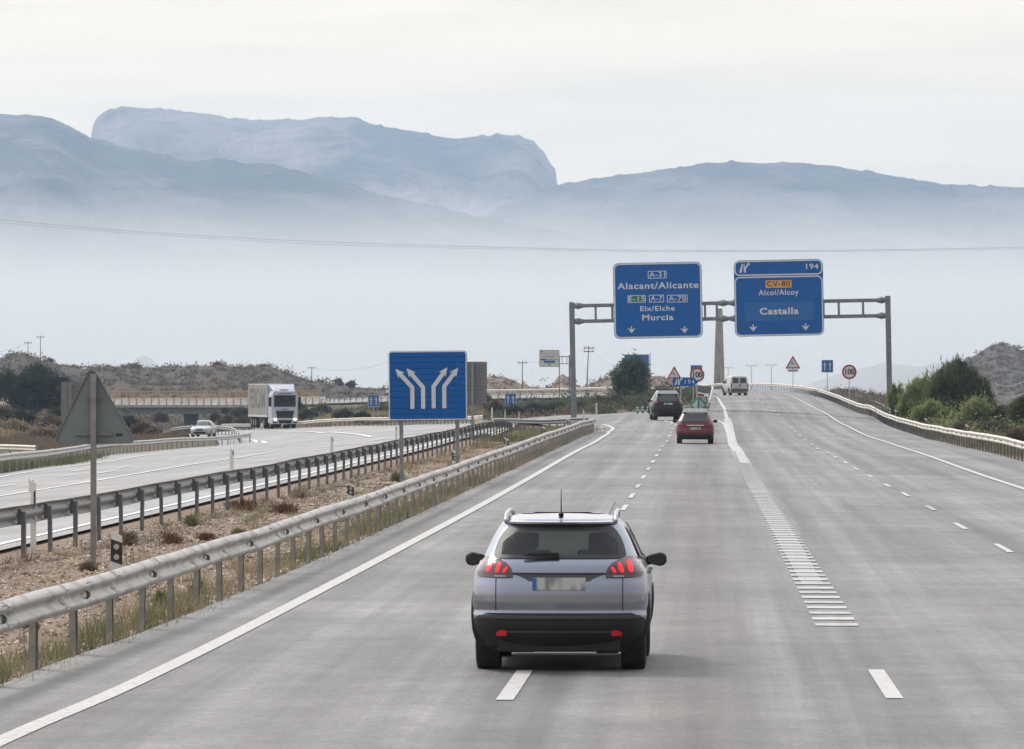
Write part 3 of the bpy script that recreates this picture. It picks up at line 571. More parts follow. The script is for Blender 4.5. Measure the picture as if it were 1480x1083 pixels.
barrier([(12.15, 60), (12.1, 200), (12.1, 300), (12.1, 357), (12.0, 385), (11.75, 412), (11.3, 450), (10.65, 515), (9.85, 560), (8.35, 600), (5.0, 652), (1.5, 684), (-12, 744), (-31, 772), (-46, 797)], 'long cream guardrail on the right edge of our road, curving left over the crest', -1, 2.5, beam='galv_warm', post='post_dark', refl='amber')
barrier([tuple(q) for q in [(-27.9, 30), (-28.0, 100), (-28.5, 222), (-32.9, 286), (-36.0, 345), (-36.7, 385), (-35.6, 418), (-35.0, 424)]], 'grey guardrail on the far side of the opposite carriageway, bending back in a loop', 1, 3.4, beam='galv')
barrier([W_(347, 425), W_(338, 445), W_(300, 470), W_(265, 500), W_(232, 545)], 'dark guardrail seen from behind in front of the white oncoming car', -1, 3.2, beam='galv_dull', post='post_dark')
barrier([W_(318, 500), W_(340, 510), W_(367, 520), W_(430, 540), W_(480, 525), W_(560, 500), W_(620, 475), W_(681, 450), W_(700, 444)], 'pale guardrail behind the lorry at the foot of the scrub bank', 1, 2.2, beam='galv_warm', post='post_dark')
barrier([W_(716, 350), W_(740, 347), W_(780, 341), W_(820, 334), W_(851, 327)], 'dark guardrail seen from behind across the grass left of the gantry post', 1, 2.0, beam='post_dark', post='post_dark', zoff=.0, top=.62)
barrier([W_(1021, 396), W_(1025, 430), W_(1027, 500), W_(1018, 560), W_(985, 650), W_(940, 690), W_(896, 710), W_(820, 722), W_(710, 735), W_(600, 752), W_(500, 775), W_(465, 787)], 'guardrail seen from behind along the inner edge of the climbing slip road', 1, 2.4, beam='galv_warm', post='post_dark')
barrier([W_(-60, 320), W_(0, 300), W_(30, 296), W_(55, 292)], 'short cream guardrail end at the left edge beyond the opposite carriageway', 1, 3., beam='galv_warm')
barrier([W_(160, 1010), W_(200, 1010), W_(245, 1050), W_(262, 1120)], 'far guardrail seen under the bridge beside the underpass road', 1, 4., beam='galv', zoff=.3)
barrier([W_(1256, 410), W_(1262, 400), W_(1275, 385), W_(1284, 372)], 'short spare guardrail section rising behind the right guardrail by the gantry post', -1, 2.5, beam='galv_warm', zoff=.30, post='post_dark')
# raised ends of the barriers
def terminal(px, py, d, label, h=1.0, lean=.35, mt='galv_warm'):
    p = P(px, py, d); r = empty('barrier_end', (p.x, p.y, p.z), label, 'barrier end')
    m = MB(); m.prism([(-.06, 0), (.06, 0), (.06-lean, h), (-.06-lean, h)], -.04, .04); m.obj('strut', M[mt], r, bevel=.01)
    m = MB(); m.prism([(-lean-1.0, h-.32), (-lean+.1, h-.5), (-lean+.1, h-.35), (-lean-.2, h-.2), (-lean-1.0, h-.12)], -.05, -.02); m.obj('end_plate', M[mt], r)
    m = MB(); m.box((-lean-.02, -.03, h-.2), (-lean+.05, .03, h+.45)); m.obj('marker_post', M['whiteplastic'], r)
terminal(719, 631, 287, 'white turned-up guardrail end at the tip of the median barrier', 1.05, .3)
terminal(848, 616, 325, 'pale turned-up guardrail end left of the curving edge line', .5, .2)
terminal(1016, 596, 392, 'white guardrail nose behind the green diamond marker', .6, -.35)
# ------------------------------------------------------------------ vehicles
class Shell:
    """car body as stacked plan outlines: rows (z, half width, rear y, front y)"""
    def __init__(s, rows, rc=(.22, .4), crown=.06):
        s.r = np.array(rows, float); s.rc = rc; s.crown = crown
    def at(s, z): return [float(np.interp(z, s.r[:, 0], s.r[:, k])) for k in (1, 2, 3)]
    def yr(s, x, z, rear=True):
        w, r, f = s.at(z); rc = min(s.rc[0 if rear else 1], w*.5); ax = min(abs(x), w-1e-4)
        c = s.crown*(ax/w)**2
        if ax > w-rc: c += rc-math.sqrt(max(rc*rc-(ax-(w-rc))**2, 0))
        return r+c if rear else f-c*1.4
    def outline(s, z, nr=14, nc=9, ns=70, nf=12):
        w, r, f = s.at(z); pts = []
        for k, rear in ((0, True), (1, False)):
            rc = min(s.rc[k], w*.5); xs_ = list(np.linspace(0, w-rc, nr if rear else nf))+[w-rc+rc*math.sin(math.pi/2*i/nc) for i in range(1, nc+1)]
            q = [(x, s.yr(x, z, rear)) for x in xs_]; pts.append(q)
        y0, y1 = pts[0][-1][1], pts[1][-1][1]
        side = [(w, y0+(y1-y0)*i/ns) for i in range(1, ns)]
        half = pts[0]+side+pts[1][::-1]
        return half+[(-x, y) for x, y in half[::-1][1:-1]]
    def mesh(s, z0, z1, dz=.03, hole=None):
        zs = list(np.arange(z0, z1, dz))+[z1]; rows = [s.outline(z) for z in zs]; n = len(rows[0]); m = MB()
        vs = [(x, y, z) for z, rw in zip(zs, rows) for x, y in rw]; fs = []
        for i in range(len(zs)-1):
            for j in range(n):
                f = (i*n+j, i*n+(j+1) % n, (i+1)*n+(j+1) % n, (i+1)*n+j)
                if hole:
                    c = [sum(vs[k][q] for k in f)/4 for q in range(3)]
                    if hole(*c): continue
                fs.append(f)
        t = len(zs)-1; h = (n-2)//2
        # close the roof with quads across
        for j in range(0, h):
            a, b = t*n+j, t*n+j+1; c, d = t*n+(n-j-1) % n, t*n+(n-j) % n
            fs.append((a, b, c, d) if j else (a, b, c))
        if t*n+h+1 != t*n+(n-h) % n: pass
        m.add(vs, fs); me = m.mesh('body', sm=True, fix=True); return me
    def rear_patch(s, zs, xl, xr, off=.004, nx=14, rear=True, nz=None, th=.02):
        """sheet lying on the rear (or front) face: heights zs, left and right limits at each"""
        zz = np.linspace(zs[0], zs[-1], nz or max(2, int((zs[-1]-zs[0])/.03)+2)); L_ = np.interp(zz, zs, xl); R_ = np.interp(zz, zs, xr); g = []
        sg = -1 if rear else 1
        for z, a, b in zip(zz, L_, R_): g.append([(x, s.yr(x, z, rear)+sg*off, z) for x in np.linspace(a, b, nx)])
        return sheet(g, (0, -sg*th, 0))
    def side_patch(s, ys_, zl, zh, sx=1, off=.004, nz=8, th=.02, ny=None):
        yy = np.linspace(ys_[0], ys_[-1], ny or 12); a_ = np.interp(yy, ys_, zl); b_ = np.interp(yy, ys_, zh); g = []
        for y, a, b in zip(yy, a_, b_):
            row = []
            for z in np.linspace(a, b, nz):
                w, r, f = s.at(z); row.append((sx*(w+off), y, z))
            g.append(row)
        return sheet(g, (-sx*th, 0, 0))
def sheet(g, back):
    r, c = len(g), len(g[0]); vs = [p for row in g for p in row]; n = len(vs)
    fs = [(i*c+j, i*c+j+1, (i+1)*c+j+1, (i+1)*c+j) for i in range(r-1) for j in range(c-1)]
    vb = [(p[0]+back[0], p[1]+back[1], p[2]+back[2]) for p in vs]
    ring = [j for j in range(c)]+[i*c+c-1 for i in range(1, r)]+[(r-1)*c+j for j in range(c-2, -1, -1)]+[i*c for i in range(r-2, 0, -1)]
    fs += [(ring[k], ring[(k+1) % len(ring)], n+ring[(k+1) % len(ring)], n+ring[k]) for k in range(len(ring))]
    m = MB(); m.add(vs+vb, fs); return m
def wheel(parent, x, y, r, w, side, name='wheel'):
    m = MB(); prof = [(r*.62, -w/2+.01), (r*.80, -w/2), (r*.94, -w/2+.008), (r*.985, -w/2+.03), (r, -w/2+.06), (r, w/2-.06), (r*.985, w/2-.03), (r*.94, w/2-.008), (r*.8, w/2), (r*.62, w/2-.01)]
    n = 28; k = len(prof); vs = []
    for i in range(n):
        t = 2*math.pi*i/n
        for a, b in prof: vs.append((b, a*math.cos(t), a*math.sin(t)))
    m.add(vs, [(i*k+j, i*k+j+1, ((i+1) % n)*k+j+1, ((i+1) % n)*k+j) for i in range(n) for j in range(k-1)])
    W = link(name, m.mesh('tyre', sm=True), M['rubber'], parent, (x, y, r))
    m = MB(); m.cyl((side*(w/2-.05), 0, 0), (side*(w/2-.02), 0, 0), r*.62, n=20)
    for i in range(5):
        t = 2*math.pi*i/5; c_, s_ = math.cos(t), math.sin(t)
        m.add([(side*(w/2-.015), a*c_-b*s_, a*s_+b*c_) for a, b in ((.03, -.035), (r*.58, -.025), (r*.58, .025), (.03, .035))], [(0, 1, 2, 3)])
    m.obj('rim', M['rim'], W)
    m = MB(); m.cyl((-side*w/2*.9, 0, 0), (side*(w/2-.06), 0, 0), r*.60, n=16); m.obj('brake_drum', M['plastic'], W)
    return W
def car_common(root, sh, p, L_=4.1, wr=.33, ww=.21, track=.74, y0=.75, wb=2.54):
    for sx in (-1, 1):
        for yy in (y0, y0+wb): wheel(root, sx*track, yy, wr, ww, sx)
def arch_hole(ys_, wr):
    def h(x, y, z):
        return any((y-a)**2+(z-wr)**2 < (wr+.05)**2 for a in ys_) and abs(x) > .5
    return h
def arches(root, sh, ys_, wr, material):
    for sx in (-1, 1):
        for yc in ys_:
            g = []
            for i in range(19):
                t = math.pi*(-.06+1.12*i/18); row = []
                for rr in (wr+.035, wr+.075, wr+.11):
                    y, z = yc+rr*math.cos(t), max(.17, wr+rr*math.sin(t)); w = sh.at(z)[0]; row.append((sx*(w+.012), y, z))
                g.append(row)
            sheet(g, (-sx*.08, 0, 0)).obj('wheel_arch', material, root)
            m = MB(); m.cyl((sx*.60, yc, wr+.02), (sx*.80, yc, wr+.02), wr+.03, n=20, cap=False); m.obj('wheel_well', M['interior'], root)

def silver_car():
    p = P(813, 968.5, 55); rot = math.radians(-.3)
    root = empty('car', (-1.44, 54.28, 0), 'silver crossover car seen from behind with lit tail lamps, nearest on the road', 'car')
    root.rotation_euler = (0, 0, rot)
    rows = [(.20, .74, .22, 3.95), (.27, .80, .10, 4.08), (.36, .845, .03, 4.14), (.46, .86, .0, 4.16), (.565, .868, .0, 4.15), (.60, .868, .045, 4.13), (.68, .87, .035, 4.10), (.78, .868, .038, 4.05), (.86, .862, .055, 3.95), (.92, .857, .085, 3.85),
            (.965, .852, .10, 3.65), (1.0, .842, .105, 3.35), (1.06, .805, .13, 3.08), (1.12, .765, .185, 2.95), (1.2, .73, .26, 2.78), (1.3, .685, .35, 2.58), (1.38, .645, .42, 2.40), (1.44, .605, .47, 2.2), (1.475, .575, .47, 2.1), (1.50, .55, .56, 1.95), (1.525, .50, .75, 1.8), (1.54, .42, 1.0, 1.6), (1.548, .30, 1.15, 1.45)]
    sh = Shell(rows, rc=(.32, .45), crown=.10)
    WY = (.75, 3.29); ah = arch_hole(WY, .33)
    rw_z = [1.125, 1.16, 1.25, 1.33, 1.40, 1.45]; rw_x = [.60, .635, .60, .555, .50, .42]
    def hole(x, y, z):
        if ah(x, y, z): return True
        if y < .9 and 1.15 < z < 1.42 and abs(x) < np.interp(z, rw_z, rw_x)-.05: return True
        w, r, f = sh.at(z)
        if y > f-.5 and 1.06 < z < 1.42 and abs(x) < w-.1: return True
        if abs(x) > w-.04 and 1.1 < z < 1.42 and r+.45 < y < f-.35 and not any(abs(y-q) < .05 for q in (1.15, 2.1)): return True
        return False
    link('body', sh.mesh(.2, 1.548, .022, hole), M['silver'], root)
    # black lower bumper and sill cladding
    zs = [.235, .27, .36, .45, .52, .555, .588]
    sh.rear_patch(zs, [-.72, -.79, -.835, -.85, -.85, -.80, -.71], [.72, .79, .835, .85, .85, .80, .71], off=.014, nx=44, th=.03).obj('bumper', M['plastic'], root, sm=False)
    sh.rear_patch([.535, .545, .565], [-.80]*3, [.80]*3, off=.022, nx=34, th=.02).obj('bumper_lip', M['plastic_grey'], root)
    sh.rear_patch([.395, .40, .412], [-.52]*3, [.52]*3, off=.03, nx=24, th=.02).obj('bumper_lip', M['plastic_grey'], root)
    m = MB(); m.box((-.60, .10, .21), (.60, .25, .36)); m.box((-.50, .3, .19), (-.25, .7, .27)); m.box((-.60, .68, .25), (.60, .82, .33)); m.box((.36, .22, .185), (.58, .45, .25)); m.obj('underbody', M['interior'], root, bevel=.012)
    m = MB(); m.box((-.70, .5, .185), (.70, 3.9, .235)); m.box((-.66, 3.3, .13), (.66, 3.95, .24)); m.obj('floor_pan', M['interior'], root)  # set low, with a front tray added to deepen the shadow below
    for sx in (-1, 1):
        sh.side_patch([1.16, 1.3, 2.7, 2.88], [.22, .2, .2, .22], [.40, .31, .31, .40], sx, off=.012, th=.03).obj('sill', M['plastic'], root)
        # tail lamp: smoked housing with three glowing claws
        f = (lambda a: a) if sx > 0 else (lambda a: [-q for q in a])
        zs = [.935, .96, 1.02, 1.08, 1.125, 1.14]; inn = [.46, .455, .47, .52, .61, .66]; ou = [.80, .825, .82, .80, .775, .745]
        a, b = (inn, ou) if sx > 0 else ([-q for q in ou], [-q for q in inn])
        tl = sh.rear_patch(zs, a, b, off=.012, nx=18, th=.03).obj('tail_lamp', M['taildark'], root, sm=False)
        for c_, hw, z0, z1 in ((.53, .017, .985, 1.04), (.60, .021, .985, 1.08), (.69, .024, .99, 1.105)):
            n_ = 6; zz = np.linspace(z0, z1, n_); q = [c_-.012+.03*t for t in np.linspace(0, 1, n_)][::-1]; wd_ = [hw*.6, hw, hw, hw, hw*.95, hw*.5]
            l_ = [x-w for x, w in zip(q, wd_)]; r_ = [x+w for x, w in zip(q, wd_)]
            if sx < 0: l_, r_ = [-x for x in r_], [-x for x in l_]
            sh.rear_patch(list(zz), l_, r_, off=.02, nx=5, th=.012).obj('lamp_claw', M['taillit'], tl)
        l_, r_ = ([.53, .53], [.64, .64]) if sx > 0 else ([-.64, -.64], [-.53, -.53])
        sh.rear_patch([.942, .955], l_, r_, off=.018, nx=5, nz=3, th=.01).obj('lamp_strip', M['reflector'], tl)
        # fog lamp
        l_, r_ = ([.515, .515, .53], [.62, .615, .575]) if sx > 0 else ([-.62, -.615, -.575], [-.515, -.515, -.53])
        sh.rear_patch([.365, .40, .42], l_, r_, off=.026, nx=6, nz=5, th=.02).obj('fog_lamp', M['foglit'], root)
        # tailgate shut line
        xx = .625
        l_, r_ = [sx*xx-.004]*2, [sx*xx+.004]*2
        sh.rear_patch([.61, .93], l_, r_, off=.003, nx=2, nz=12, th=.004).obj('shut_line', M['black'], root)
        # roof rail; the bright sky on it is put in as white paint
        rr = MB(); pts = [(sx*.545, .66, 1.475), (sx*.545, .76, 1.525), (sx*.545, .95, 1.552), (sx*.545, 1.6, 1.562), (sx*.54, 2.1, 1.545), (sx*.53, 2.25, 1.49)]
        tb = [tuple(q) for q in catmull(pts, 5)]
        for i in range(len(tb)-1): rr.cyl(tb[i], tb[i+1], .022, n=8, cap=i in (0, len(tb)-2))
        rr.obj('roof_rail', M['whitecar'], root, sm=True)
        # mirror
        mi = MB(); mi.box((sx*.84, 2.22, .985), (sx*.99, 2.36, 1.12)) if False else None
        v = []; 
        n_ = 18
        ring = [(.105*math.copysign(abs(math.cos(t))**.7, math.cos(t)), .062*math.copysign(abs(math.sin(t))**.8, math.sin(t))) for t in [2*math.pi*i/n_ for i in range(n_)]]
        ring = [(a*(1.0), b*(1.15 if a*1 > 0 else .9)) for a, b in ring]
        cx_ = sx*.925; sec = [(0, .80), (.02, 1.0), (.07, 1.0), (.13, .75), (.16, .35)]
        vs = []; 
        for dy, sc in sec: vs += [(cx_+a*sc*sx, 2.30+dy, 1.045+b*sc) for a, b in ring]
        m = MB(); m.add(vs, [(i*n_+j, i*n_+(j+1) % n_, (i+1)*n_+(j+1) % n_, (i+1)*n_+j) for i in range(4) for j in range(n_)]+[tuple(4*n_+j for j in range(n_))])
        mo = m.obj('mirror', M['plastic'], root, sm=True)
        m = MB(); m.add([(cx_+a*.86*sx, 2.302, 1.045+b*.84) for a, b in ring]+[(cx_+a*.86*sx, 2.312, 1.045+b*.84) for a, b in ring], [tuple(range(n_)), tuple(range(2*n_-1, n_-1, -1))]); m.obj('mirror_glass', M['darkglass'], mo)
        m = MB(); m.box((sx*.74 if sx > 0 else -.86, 2.36, .985), (.86 if sx > 0 else -.74, 2.44, 1.02)); m.obj('mirror_arm', M['plastic'], mo, bevel=.01)
        # side glass, door seams, handles
        sh.side_patch([.95, 1.05, 2.1, 2.75], [1.18, 1.09, 1.05, 1.03], [1.30, 1.40, 1.43, 1.06], sx, off=.006, ny=30).obj('side_window', M['glass'], root)
        for yy, z1_ in ((1.12, 1.40), (2.1, 1.43)): sh.side_patch([yy, yy+.07], [1.09, 1.09], [z1_, z1_], sx, off=.010, ny=2).obj('window_pillar', M['plastic'], root)
        for yy in (1.25, 2.12, 3.0): sh.side_patch([yy, yy+.008], [.36, .36], [1.02, 1.02], sx, off=.002, ny=2, th=.004).obj('shut_line', M['black'], root)
        for yy in (1.42, 2.28): sh.side_patch([yy, yy+.18], [.93, .93], [.965, .965], sx, off=.03, ny=4, th=.03).obj('door_handle', M['silver'], root)
    # rear window with its black border
    sh.rear_patch([1.12, 1.15, 1.25, 1.33, 1.40, 1.455], [-.62, -.655, -.625, -.585, -.535, -.46], [.62, .655, .625, .585, .535, .46], off=.006, nx=30, th=.01).obj('rear_window', M['glass'], root, sm=True)
    fr = MB(); zz = np.linspace(1.12, 1.458, 14); OL = np.interp(zz, [1.12, 1.15, 1.25, 1.33, 1.40, 1.458], [.62, .66, .63, .595, .545, .47])
    for sx in (-1, 1):
        iw = np.interp(zz, [1.12, 1.28, 1.33, 1.40, 1.455], [.58, .565, .50, .40, .3])
        a, b = (iw, OL) if sx > 0 else (-OL, -iw); q = sh.rear_patch(list(zz), list(a), list(b), off=.010, nx=8, th=.006); fr.add(q.v, q.f)
    q = sh.rear_patch([1.12, 1.155], [-.60, -.62], [.60, .62], off=.0105, nx=24, nz=3, th=.006); fr.add(q.v, q.f)
    q = sh.rear_patch([1.385, 1.458], [-.54, -.46], [.54, .46], off=.0105, nx=24, nz=4, th=.006); fr.add(q.v, q.f)
    fr.obj('window_border', M['black'], root, fix=False)
    m = MB(); m.box((-.17, .42, 1.448), (.17, .46, 1.462)); m.obj('high_brake_lamp', M['plastic_grey'], root, bevel=.004)
    q = [(x, sh.yr(x, 1.47)-.05, 1.468) for x in np.linspace(-.56, .56, 20)]
    g = [[(x, y, z+.004*math.cos(x*2)) for x, y, z in q], [(x, y+.16, z+.026) for x, y, z in q], [(x*.98, y+.4, z+.05) for x, y, z in q]]; sheet(g, (0, 0, -.018)).obj('spoiler', M['silver'], root, sm=False)
    # tailgate details
    sh.rear_patch([.965, .982], [-.46, -.46], [.46, .46], off=.010, nx=16, nz=3, th=.01).obj('tailgate_trim', M['black'], root)
    sh.rear_patch([.90, .93, .96], [-.30, -.34, -.43], [.30, .34, .43], off=.004, nx=16, nz=4, th=.01).obj('handle_recess', M['plastic_grey'], root)
    m = MB(); m.box((-.262, .035, .815), (.262, .055, .935)); pl_ = m.obj('number_plate', M['plate'], root, bevel=.003)
    m = MB(); m.box((-.262, .031, .817), (-.222, .034, .933)); m.obj('plate_band', M['plateblue'], pl_)
    m = MB(); m.prism([(-.36, 1.15), (-.30, 1.175), (-.02, 1.18), (.0, 1.165), (0, 1.135), (-.02, 1.128), (-.30, 1.142)], .155, .185); m.obj('rear_wiper', M['plastic'], root, bevel=.004, rot=(math.radians(0), 0, 0))
    m = MB(); m.cyl((0, .72, 1.535), (0, .74, 1.56), .028, .016, n=10); m.cyl((0, .74, 1.56), (.004, .60, 1.80), .007, .003, n=6); m.obj('antenna', M['plastic'], root)
    arches(root, sh, WY, .33, M['plastic'])
    car_common(root, sh, None, y0=.75, wb=2.54, track=.735, ww=.215)
    # cabin
    for x in (-.38, .38):
        m = MB(); m.box((x-.25, 1.55, .5), (x+.25, 1.75, 1.16)); m.box((x-.13, 1.52, 1.17), (x+.13, 1.62, 1.34)); m.obj('front_seat', M['interior'], root, bevel=.05)
    m = MB(); m.box((-.62, .75, .45), (.62, .92, 1.12)); 
    for x in (-.42, .42): m.box((x-.15, .72, 1.13), (x+.15, .80, 1.30))
    m.obj('rear_seat', M['interior'], root, bevel=.04)
    m = MB(); m.box((-.68, 2.45, .7), (.68, 2.9, 1.04)); m.box((-.12, 2.25, 1.36), (.12, 2.28, 1.42)); m.obj('dashboard', M['interior'], root, bevel=.03)
    zs = [1.06, 1.2, 1.3, 1.42]; sh.rear_patch(zs, [-.70, -.64, -.58, -.5], [.70, .64, .58, .5], off=.004, nx=16, rear=False).obj('windscreen', M['clearglass'], root)
    return root
silver_car()

def hatch_car(loc, rz, paint, label, name='car', scale=(1, 1, 1), wide_chrome=False, lamps='tail', two_tone=None, rows=None, glass_z=None, plate_z=.72, lampz=(.80, 1.0), lamp_x=(.50, .74), window=None, dark_lower=False, mirrors=True, roof_paint=None, wr=.32, wy=(.7, 3.2), front=False):
    root = empty('car', loc, label, 'car'); root.rotation_euler = (0, 0, rz); root.scale = scale
    rows = rows or [(.2, .72, .15, 3.9), (.3, .80, .03, 4.0), (.42, .84, 0, 4.03), (.56, .85, .0, 4.02), (.70, .855, .05, 3.95), (.85, .845, .06, 3.7), (.95, .82, .09, 3.3), (1.05, .78, .15, 3.0), (1.2, .70, .30, 2.65), (1.35, .62, .42, 2.3), (1.44, .56, .52, 2.1), (1.49, .48, .7, 1.9), (1.515, .36, .95, 1.6), (1.525, .22, 1.1, 1.4)]
    sh = Shell(rows, rc=(.24, .42), crown=.07); top = rows[-1][0]
    link('body', sh.mesh(.2, top, .04, arch_hole(wy, wr)), M[paint], root)
    w0 = window or ([.98, 1.03, 1.2, 1.36, 1.42], [.58, .62, .56, .49, .44])
    zt = w0[0]
    sh.rear_patch(w0[0], [-q for q in w0[1]], w0[1], off=.012, nx=16, th=.02).obj('rear_window', M['darkglass'], root)
    if roof_paint:
        pass
    for sx in (-1, 1):
        sh.side_patch([wy[0]+.35, wy[0]+.5, wy[0]+1.5, wy[1]-.45], [zt[0]+.12, zt[0]+.04, zt[0]+.02, zt[0]+.02], [zt[-1]-.08, zt[-1]-.0, zt[-1]+.0, zt[0]+.08], sx, off=.008).obj('side_window', M['darkglass'], root)
        a, b = lamp_x; l_, r_ = ([a, a, a+.03], [b+.07, b+.06, b]) if sx > 0 else ([-b-.07, -b-.06, -b], [-a, -a, -a-.03])
        sh.rear_patch([lampz[0], (lampz[0]+lampz[1])/2, lampz[1]], l_, r_, off=.016, nx=8, th=.03).obj('tail_lamp', M[lamps], root)
        if mirrors:
            m = MB(); m.cyl((sx*.80, wy[1]-.95, zt[0]+.02), (sx*.90, wy[1]-.95, zt[0]+.03), .03); m.box((sx*.86 if sx > 0 else -1.02, wy[1]-1.02, zt[0]-.03), (1.02 if sx > 0 else -.86, wy[1]-.9, zt[0]+.11)); m.obj('mirror', M['plastic'], root, bevel=.02)
    if dark_lower is not None:
        sh.rear_patch([.22, .3, .38, .44], [-.7, -.78, -.80, -.78], [.7, .78, .8, .78], off=.014, nx=18).obj('bumper', M['plastic'], root)
    if wide_chrome: sh.rear_patch([plate_z+.13, plate_z+.165], [-.38]*2, [.38]*2, off=.02, nx=8, nz=3).obj('chrome_strip', M['chrome'], root)
    y = sh.yr(0, plate_z)-.03; m = MB(); m.box((-.26, y, plate_z-.055), (.26, y+.03, plate_z+.055)); m.obj('number_plate', M['plate'], root)
    m = MB(); m.box((-.66, .25, .2), (.66, wy[1]+.5, .26)); m.obj('underbody', M['interior'], root)
    arches(root, sh, wy, wr, M['plastic'] if dark_lower else M[paint])
    for sx in (-1, 1):
        for yy in wy: wheel(root, sx*.735, yy, wr, .20, sx)
    return root, sh
# red hatchback
p = G(1005, 642.5); r, sh = hatch_car((p.x, p.y-.7, p.z+.03), math.radians(.5), 'redcar', 'dark red hatchback with chrome strip above its plate, behind the silver car', wide_chrome=True, lamps='tail', lampz=(.86, 1.06), lamp_x=(.60, .74), plate_z=.70)
m = MB(); m.box((-.60, .50, 1.43), (.60, 1.9, 1.60), taper=.10); m.obj('roof', M['whitecar'], r, bevel=.02)  # white box painting in the sky's glare on the red roof
m = MB(); m.cyl((0, .75, 1.54), (.0, .70, 1.68), .012, .006, n=6); m.obj('antenna', M['plastic'], r)
# black SUV
rows = [(.26, .74, .12, 4.3), (.4, .86, .02, 4.45), (.55, .90, 0, 4.48), (.7, .91, .0, 4.45), (.85, .905, .04, 4.3), (1.0, .89, .06, 3.9), (1.12, .85, .10, 3.4), (1.25, .79, .20, 3.1), (1.4, .73, .33, 2.8), (1.52, .67, .42, 2.5), (1.6, .61, .5, 2.3), (1.64, .5, .7, 2.0), (1.665, .35, .9, 1.7)]
p = G(966, 608.5); r, sh = hatch_car((p.x, p.y-.8, p.z+.05), math.radians(5), 'darkcar', 'black off-road car with sky glare painted on its roof, bearing left at the fork', rows=rows, window=([1.12, 1.16, 1.35, 1.5, 1.56], [.52, .56, .50, .45, .40]), plate_z=.98, lampz=(1.0, 1.2), lamp_x=(.64, .78), dark_lower=True, wr=.37, wy=(.8, 3.45))
m = MB(); m.box((-.66, .42, 1.57), (.66, 2.3, 1.76), taper=.12); m.obj('roof', M['whitecar'], r, bevel=.02)  # black car's roof made white in place of the sky reflected there
for sx in (-1, 1):
    m = MB(); m.cyl((sx*.62, .7, 1.66), (sx*.62, 2.2, 1.68), .02, n=6); m.obj('roof_rail', M['chrome'], r)
for sx in (-1, 1): sh.rear_patch([.42, .5], [sx*.65-.08]*2, [sx*.65+.08]*2, off=.03, nx=4, nz=3).obj('reflector', M['tail'], r)
# white van
rows = [(.24, .74, .10, 4.0), (.38, .82, .0, 4.08), (.55, .83, 0, 4.1), (.62, .835, .05, 4.1), (.9, .835, .06, 3.9), (1.05, .82, .07, 3.3), (1.3, .79, .10, 2.95), (1.5, .765, .13, 2.7), (1.66, .73, .17, 2.45), (1.74, .69, .22, 2.3), (1.79, .6, .35, 2.1), (1.81, .42, .6, 1.8)]
p = P(1069, 571, 478); p.z = fz(p.x, p.y); root = empty('van', (p.x, p.y-.7, p.z+.05), 'small white van with two rear doors climbing the slip road', 'van'); root.rotation_euler = (0, 0, math.radians(12)); root.scale = (.95, .95, .95)
sh = Shell(rows, rc=(.12, .4), crown=.02); link('body', sh.mesh(.24, 1.81, .04, arch_hole((.75, 3.3), .31)), M['whitecar'], root)
for sx in (-1, 1):
    a, b = (.07, .62) if sx > 0 else (-.62, -.07)
    sh.rear_patch([1.12, 1.16, 1.55, 1.6], [a+.03, a, a, a+.03], [b-.03, b, b-.03, b-.06], off=.012, nx=8).obj('rear_door_window', M['darkglass'], root)
    l_, r_ = ([.70]*2, [.80]*2) if sx > 0 else ([-.80]*2, [-.70]*2)
    sh.rear_patch([.72, 1.1], l_, r_, off=.014, nx=5).obj('tail_lamp', M['tail'], root)
    sh.side_patch([1.9, 2.2, 2.9], [1.12, 1.12, 1.12], [1.55, 1.55, 1.2], sx, off=.008).obj('side_window', M['darkglass'], root)
    m = MB(); m.box((.84 if sx > 0 else -.98, 2.55, 1.08), (.98 if sx > 0 else -.84, 2.68, 1.28)); m.obj('mirror', M['plastic'], root, bevel=.02)
sh.rear_patch([.36, .42, .58, .62], [-.8]*4, [.8]*4, off=.03, nx=20).obj('bumper', M['plastic_grey'], root)
sh.rear_patch([.62, 1.7], [-.006]*2, [.006]*2, off=.004, nx=2, nz=10).obj('shut_line', M['black'], root)
m = MB(); m.box((.03, .03, .86), (.11, .06, 1.02)); m.obj('door_handle', M['plastic'], root)
m = MB(); m.box((-.45, .015, .68), (.05, .045, .78)); m.obj('number_plate', M['plate'], root)
m = MB(); m.box((-.64, .25, .2), (.64, 3.8, .28)); m.obj('underbody', M['interior'], root)
arches(root, sh, (.75, 3.3), .31, M['plastic'])
for sx in (-1, 1):
    for yy in (.75, 3.3): wheel(root, sx*.72, yy, .31, .18, sx)
# white oncoming car: same shell, turned to face us
rows = [(.2, .74, .15, 4.3), (.32, .84, .03, 4.42), (.5, .88, 0, 4.46), (.65, .885, .0, 4.44), (.78, .88, .03, 4.30), (.88, .86, .06, 3.9), (.95, .83, .2, 3.3), (1.0, .80, .5, 3.15), (1.15, .72, .85, 2.85), (1.3, .64, 1.1, 2.55), (1.39, .56, 1.3, 2.3), (1.43, .44, 1.5, 2.0)]
p = G(300, 632); root = empty('car', (p.x, p.y, p.z+.05), 'white saloon car driving towards us near the bridge pier', 'car'); root.rotation_euler = (0, 0, math.radians(180-4)); root.scale = (.93, .93, .93)
sh = Shell(rows, rc=(.2, .5), crown=.08); link('body', sh.mesh(.2, 1.43, .035, arch_hole((.85, 3.5), .31)), M['whitecar'], root)
sh.rear_patch([.97, 1.0, 1.2, 1.36], [-.70, -.70, -.60, -.50], [.70, .70, .60, .50], off=.012, rear=False).obj('windscreen', M['darkglass'], root)
sh.rear_patch([.30, .34, .44, .47], [-.5, -.55, -.5, -.45], [.5, .55, .5, .45], off=.014, rear=False).obj('air_intake', M['plastic'], root)
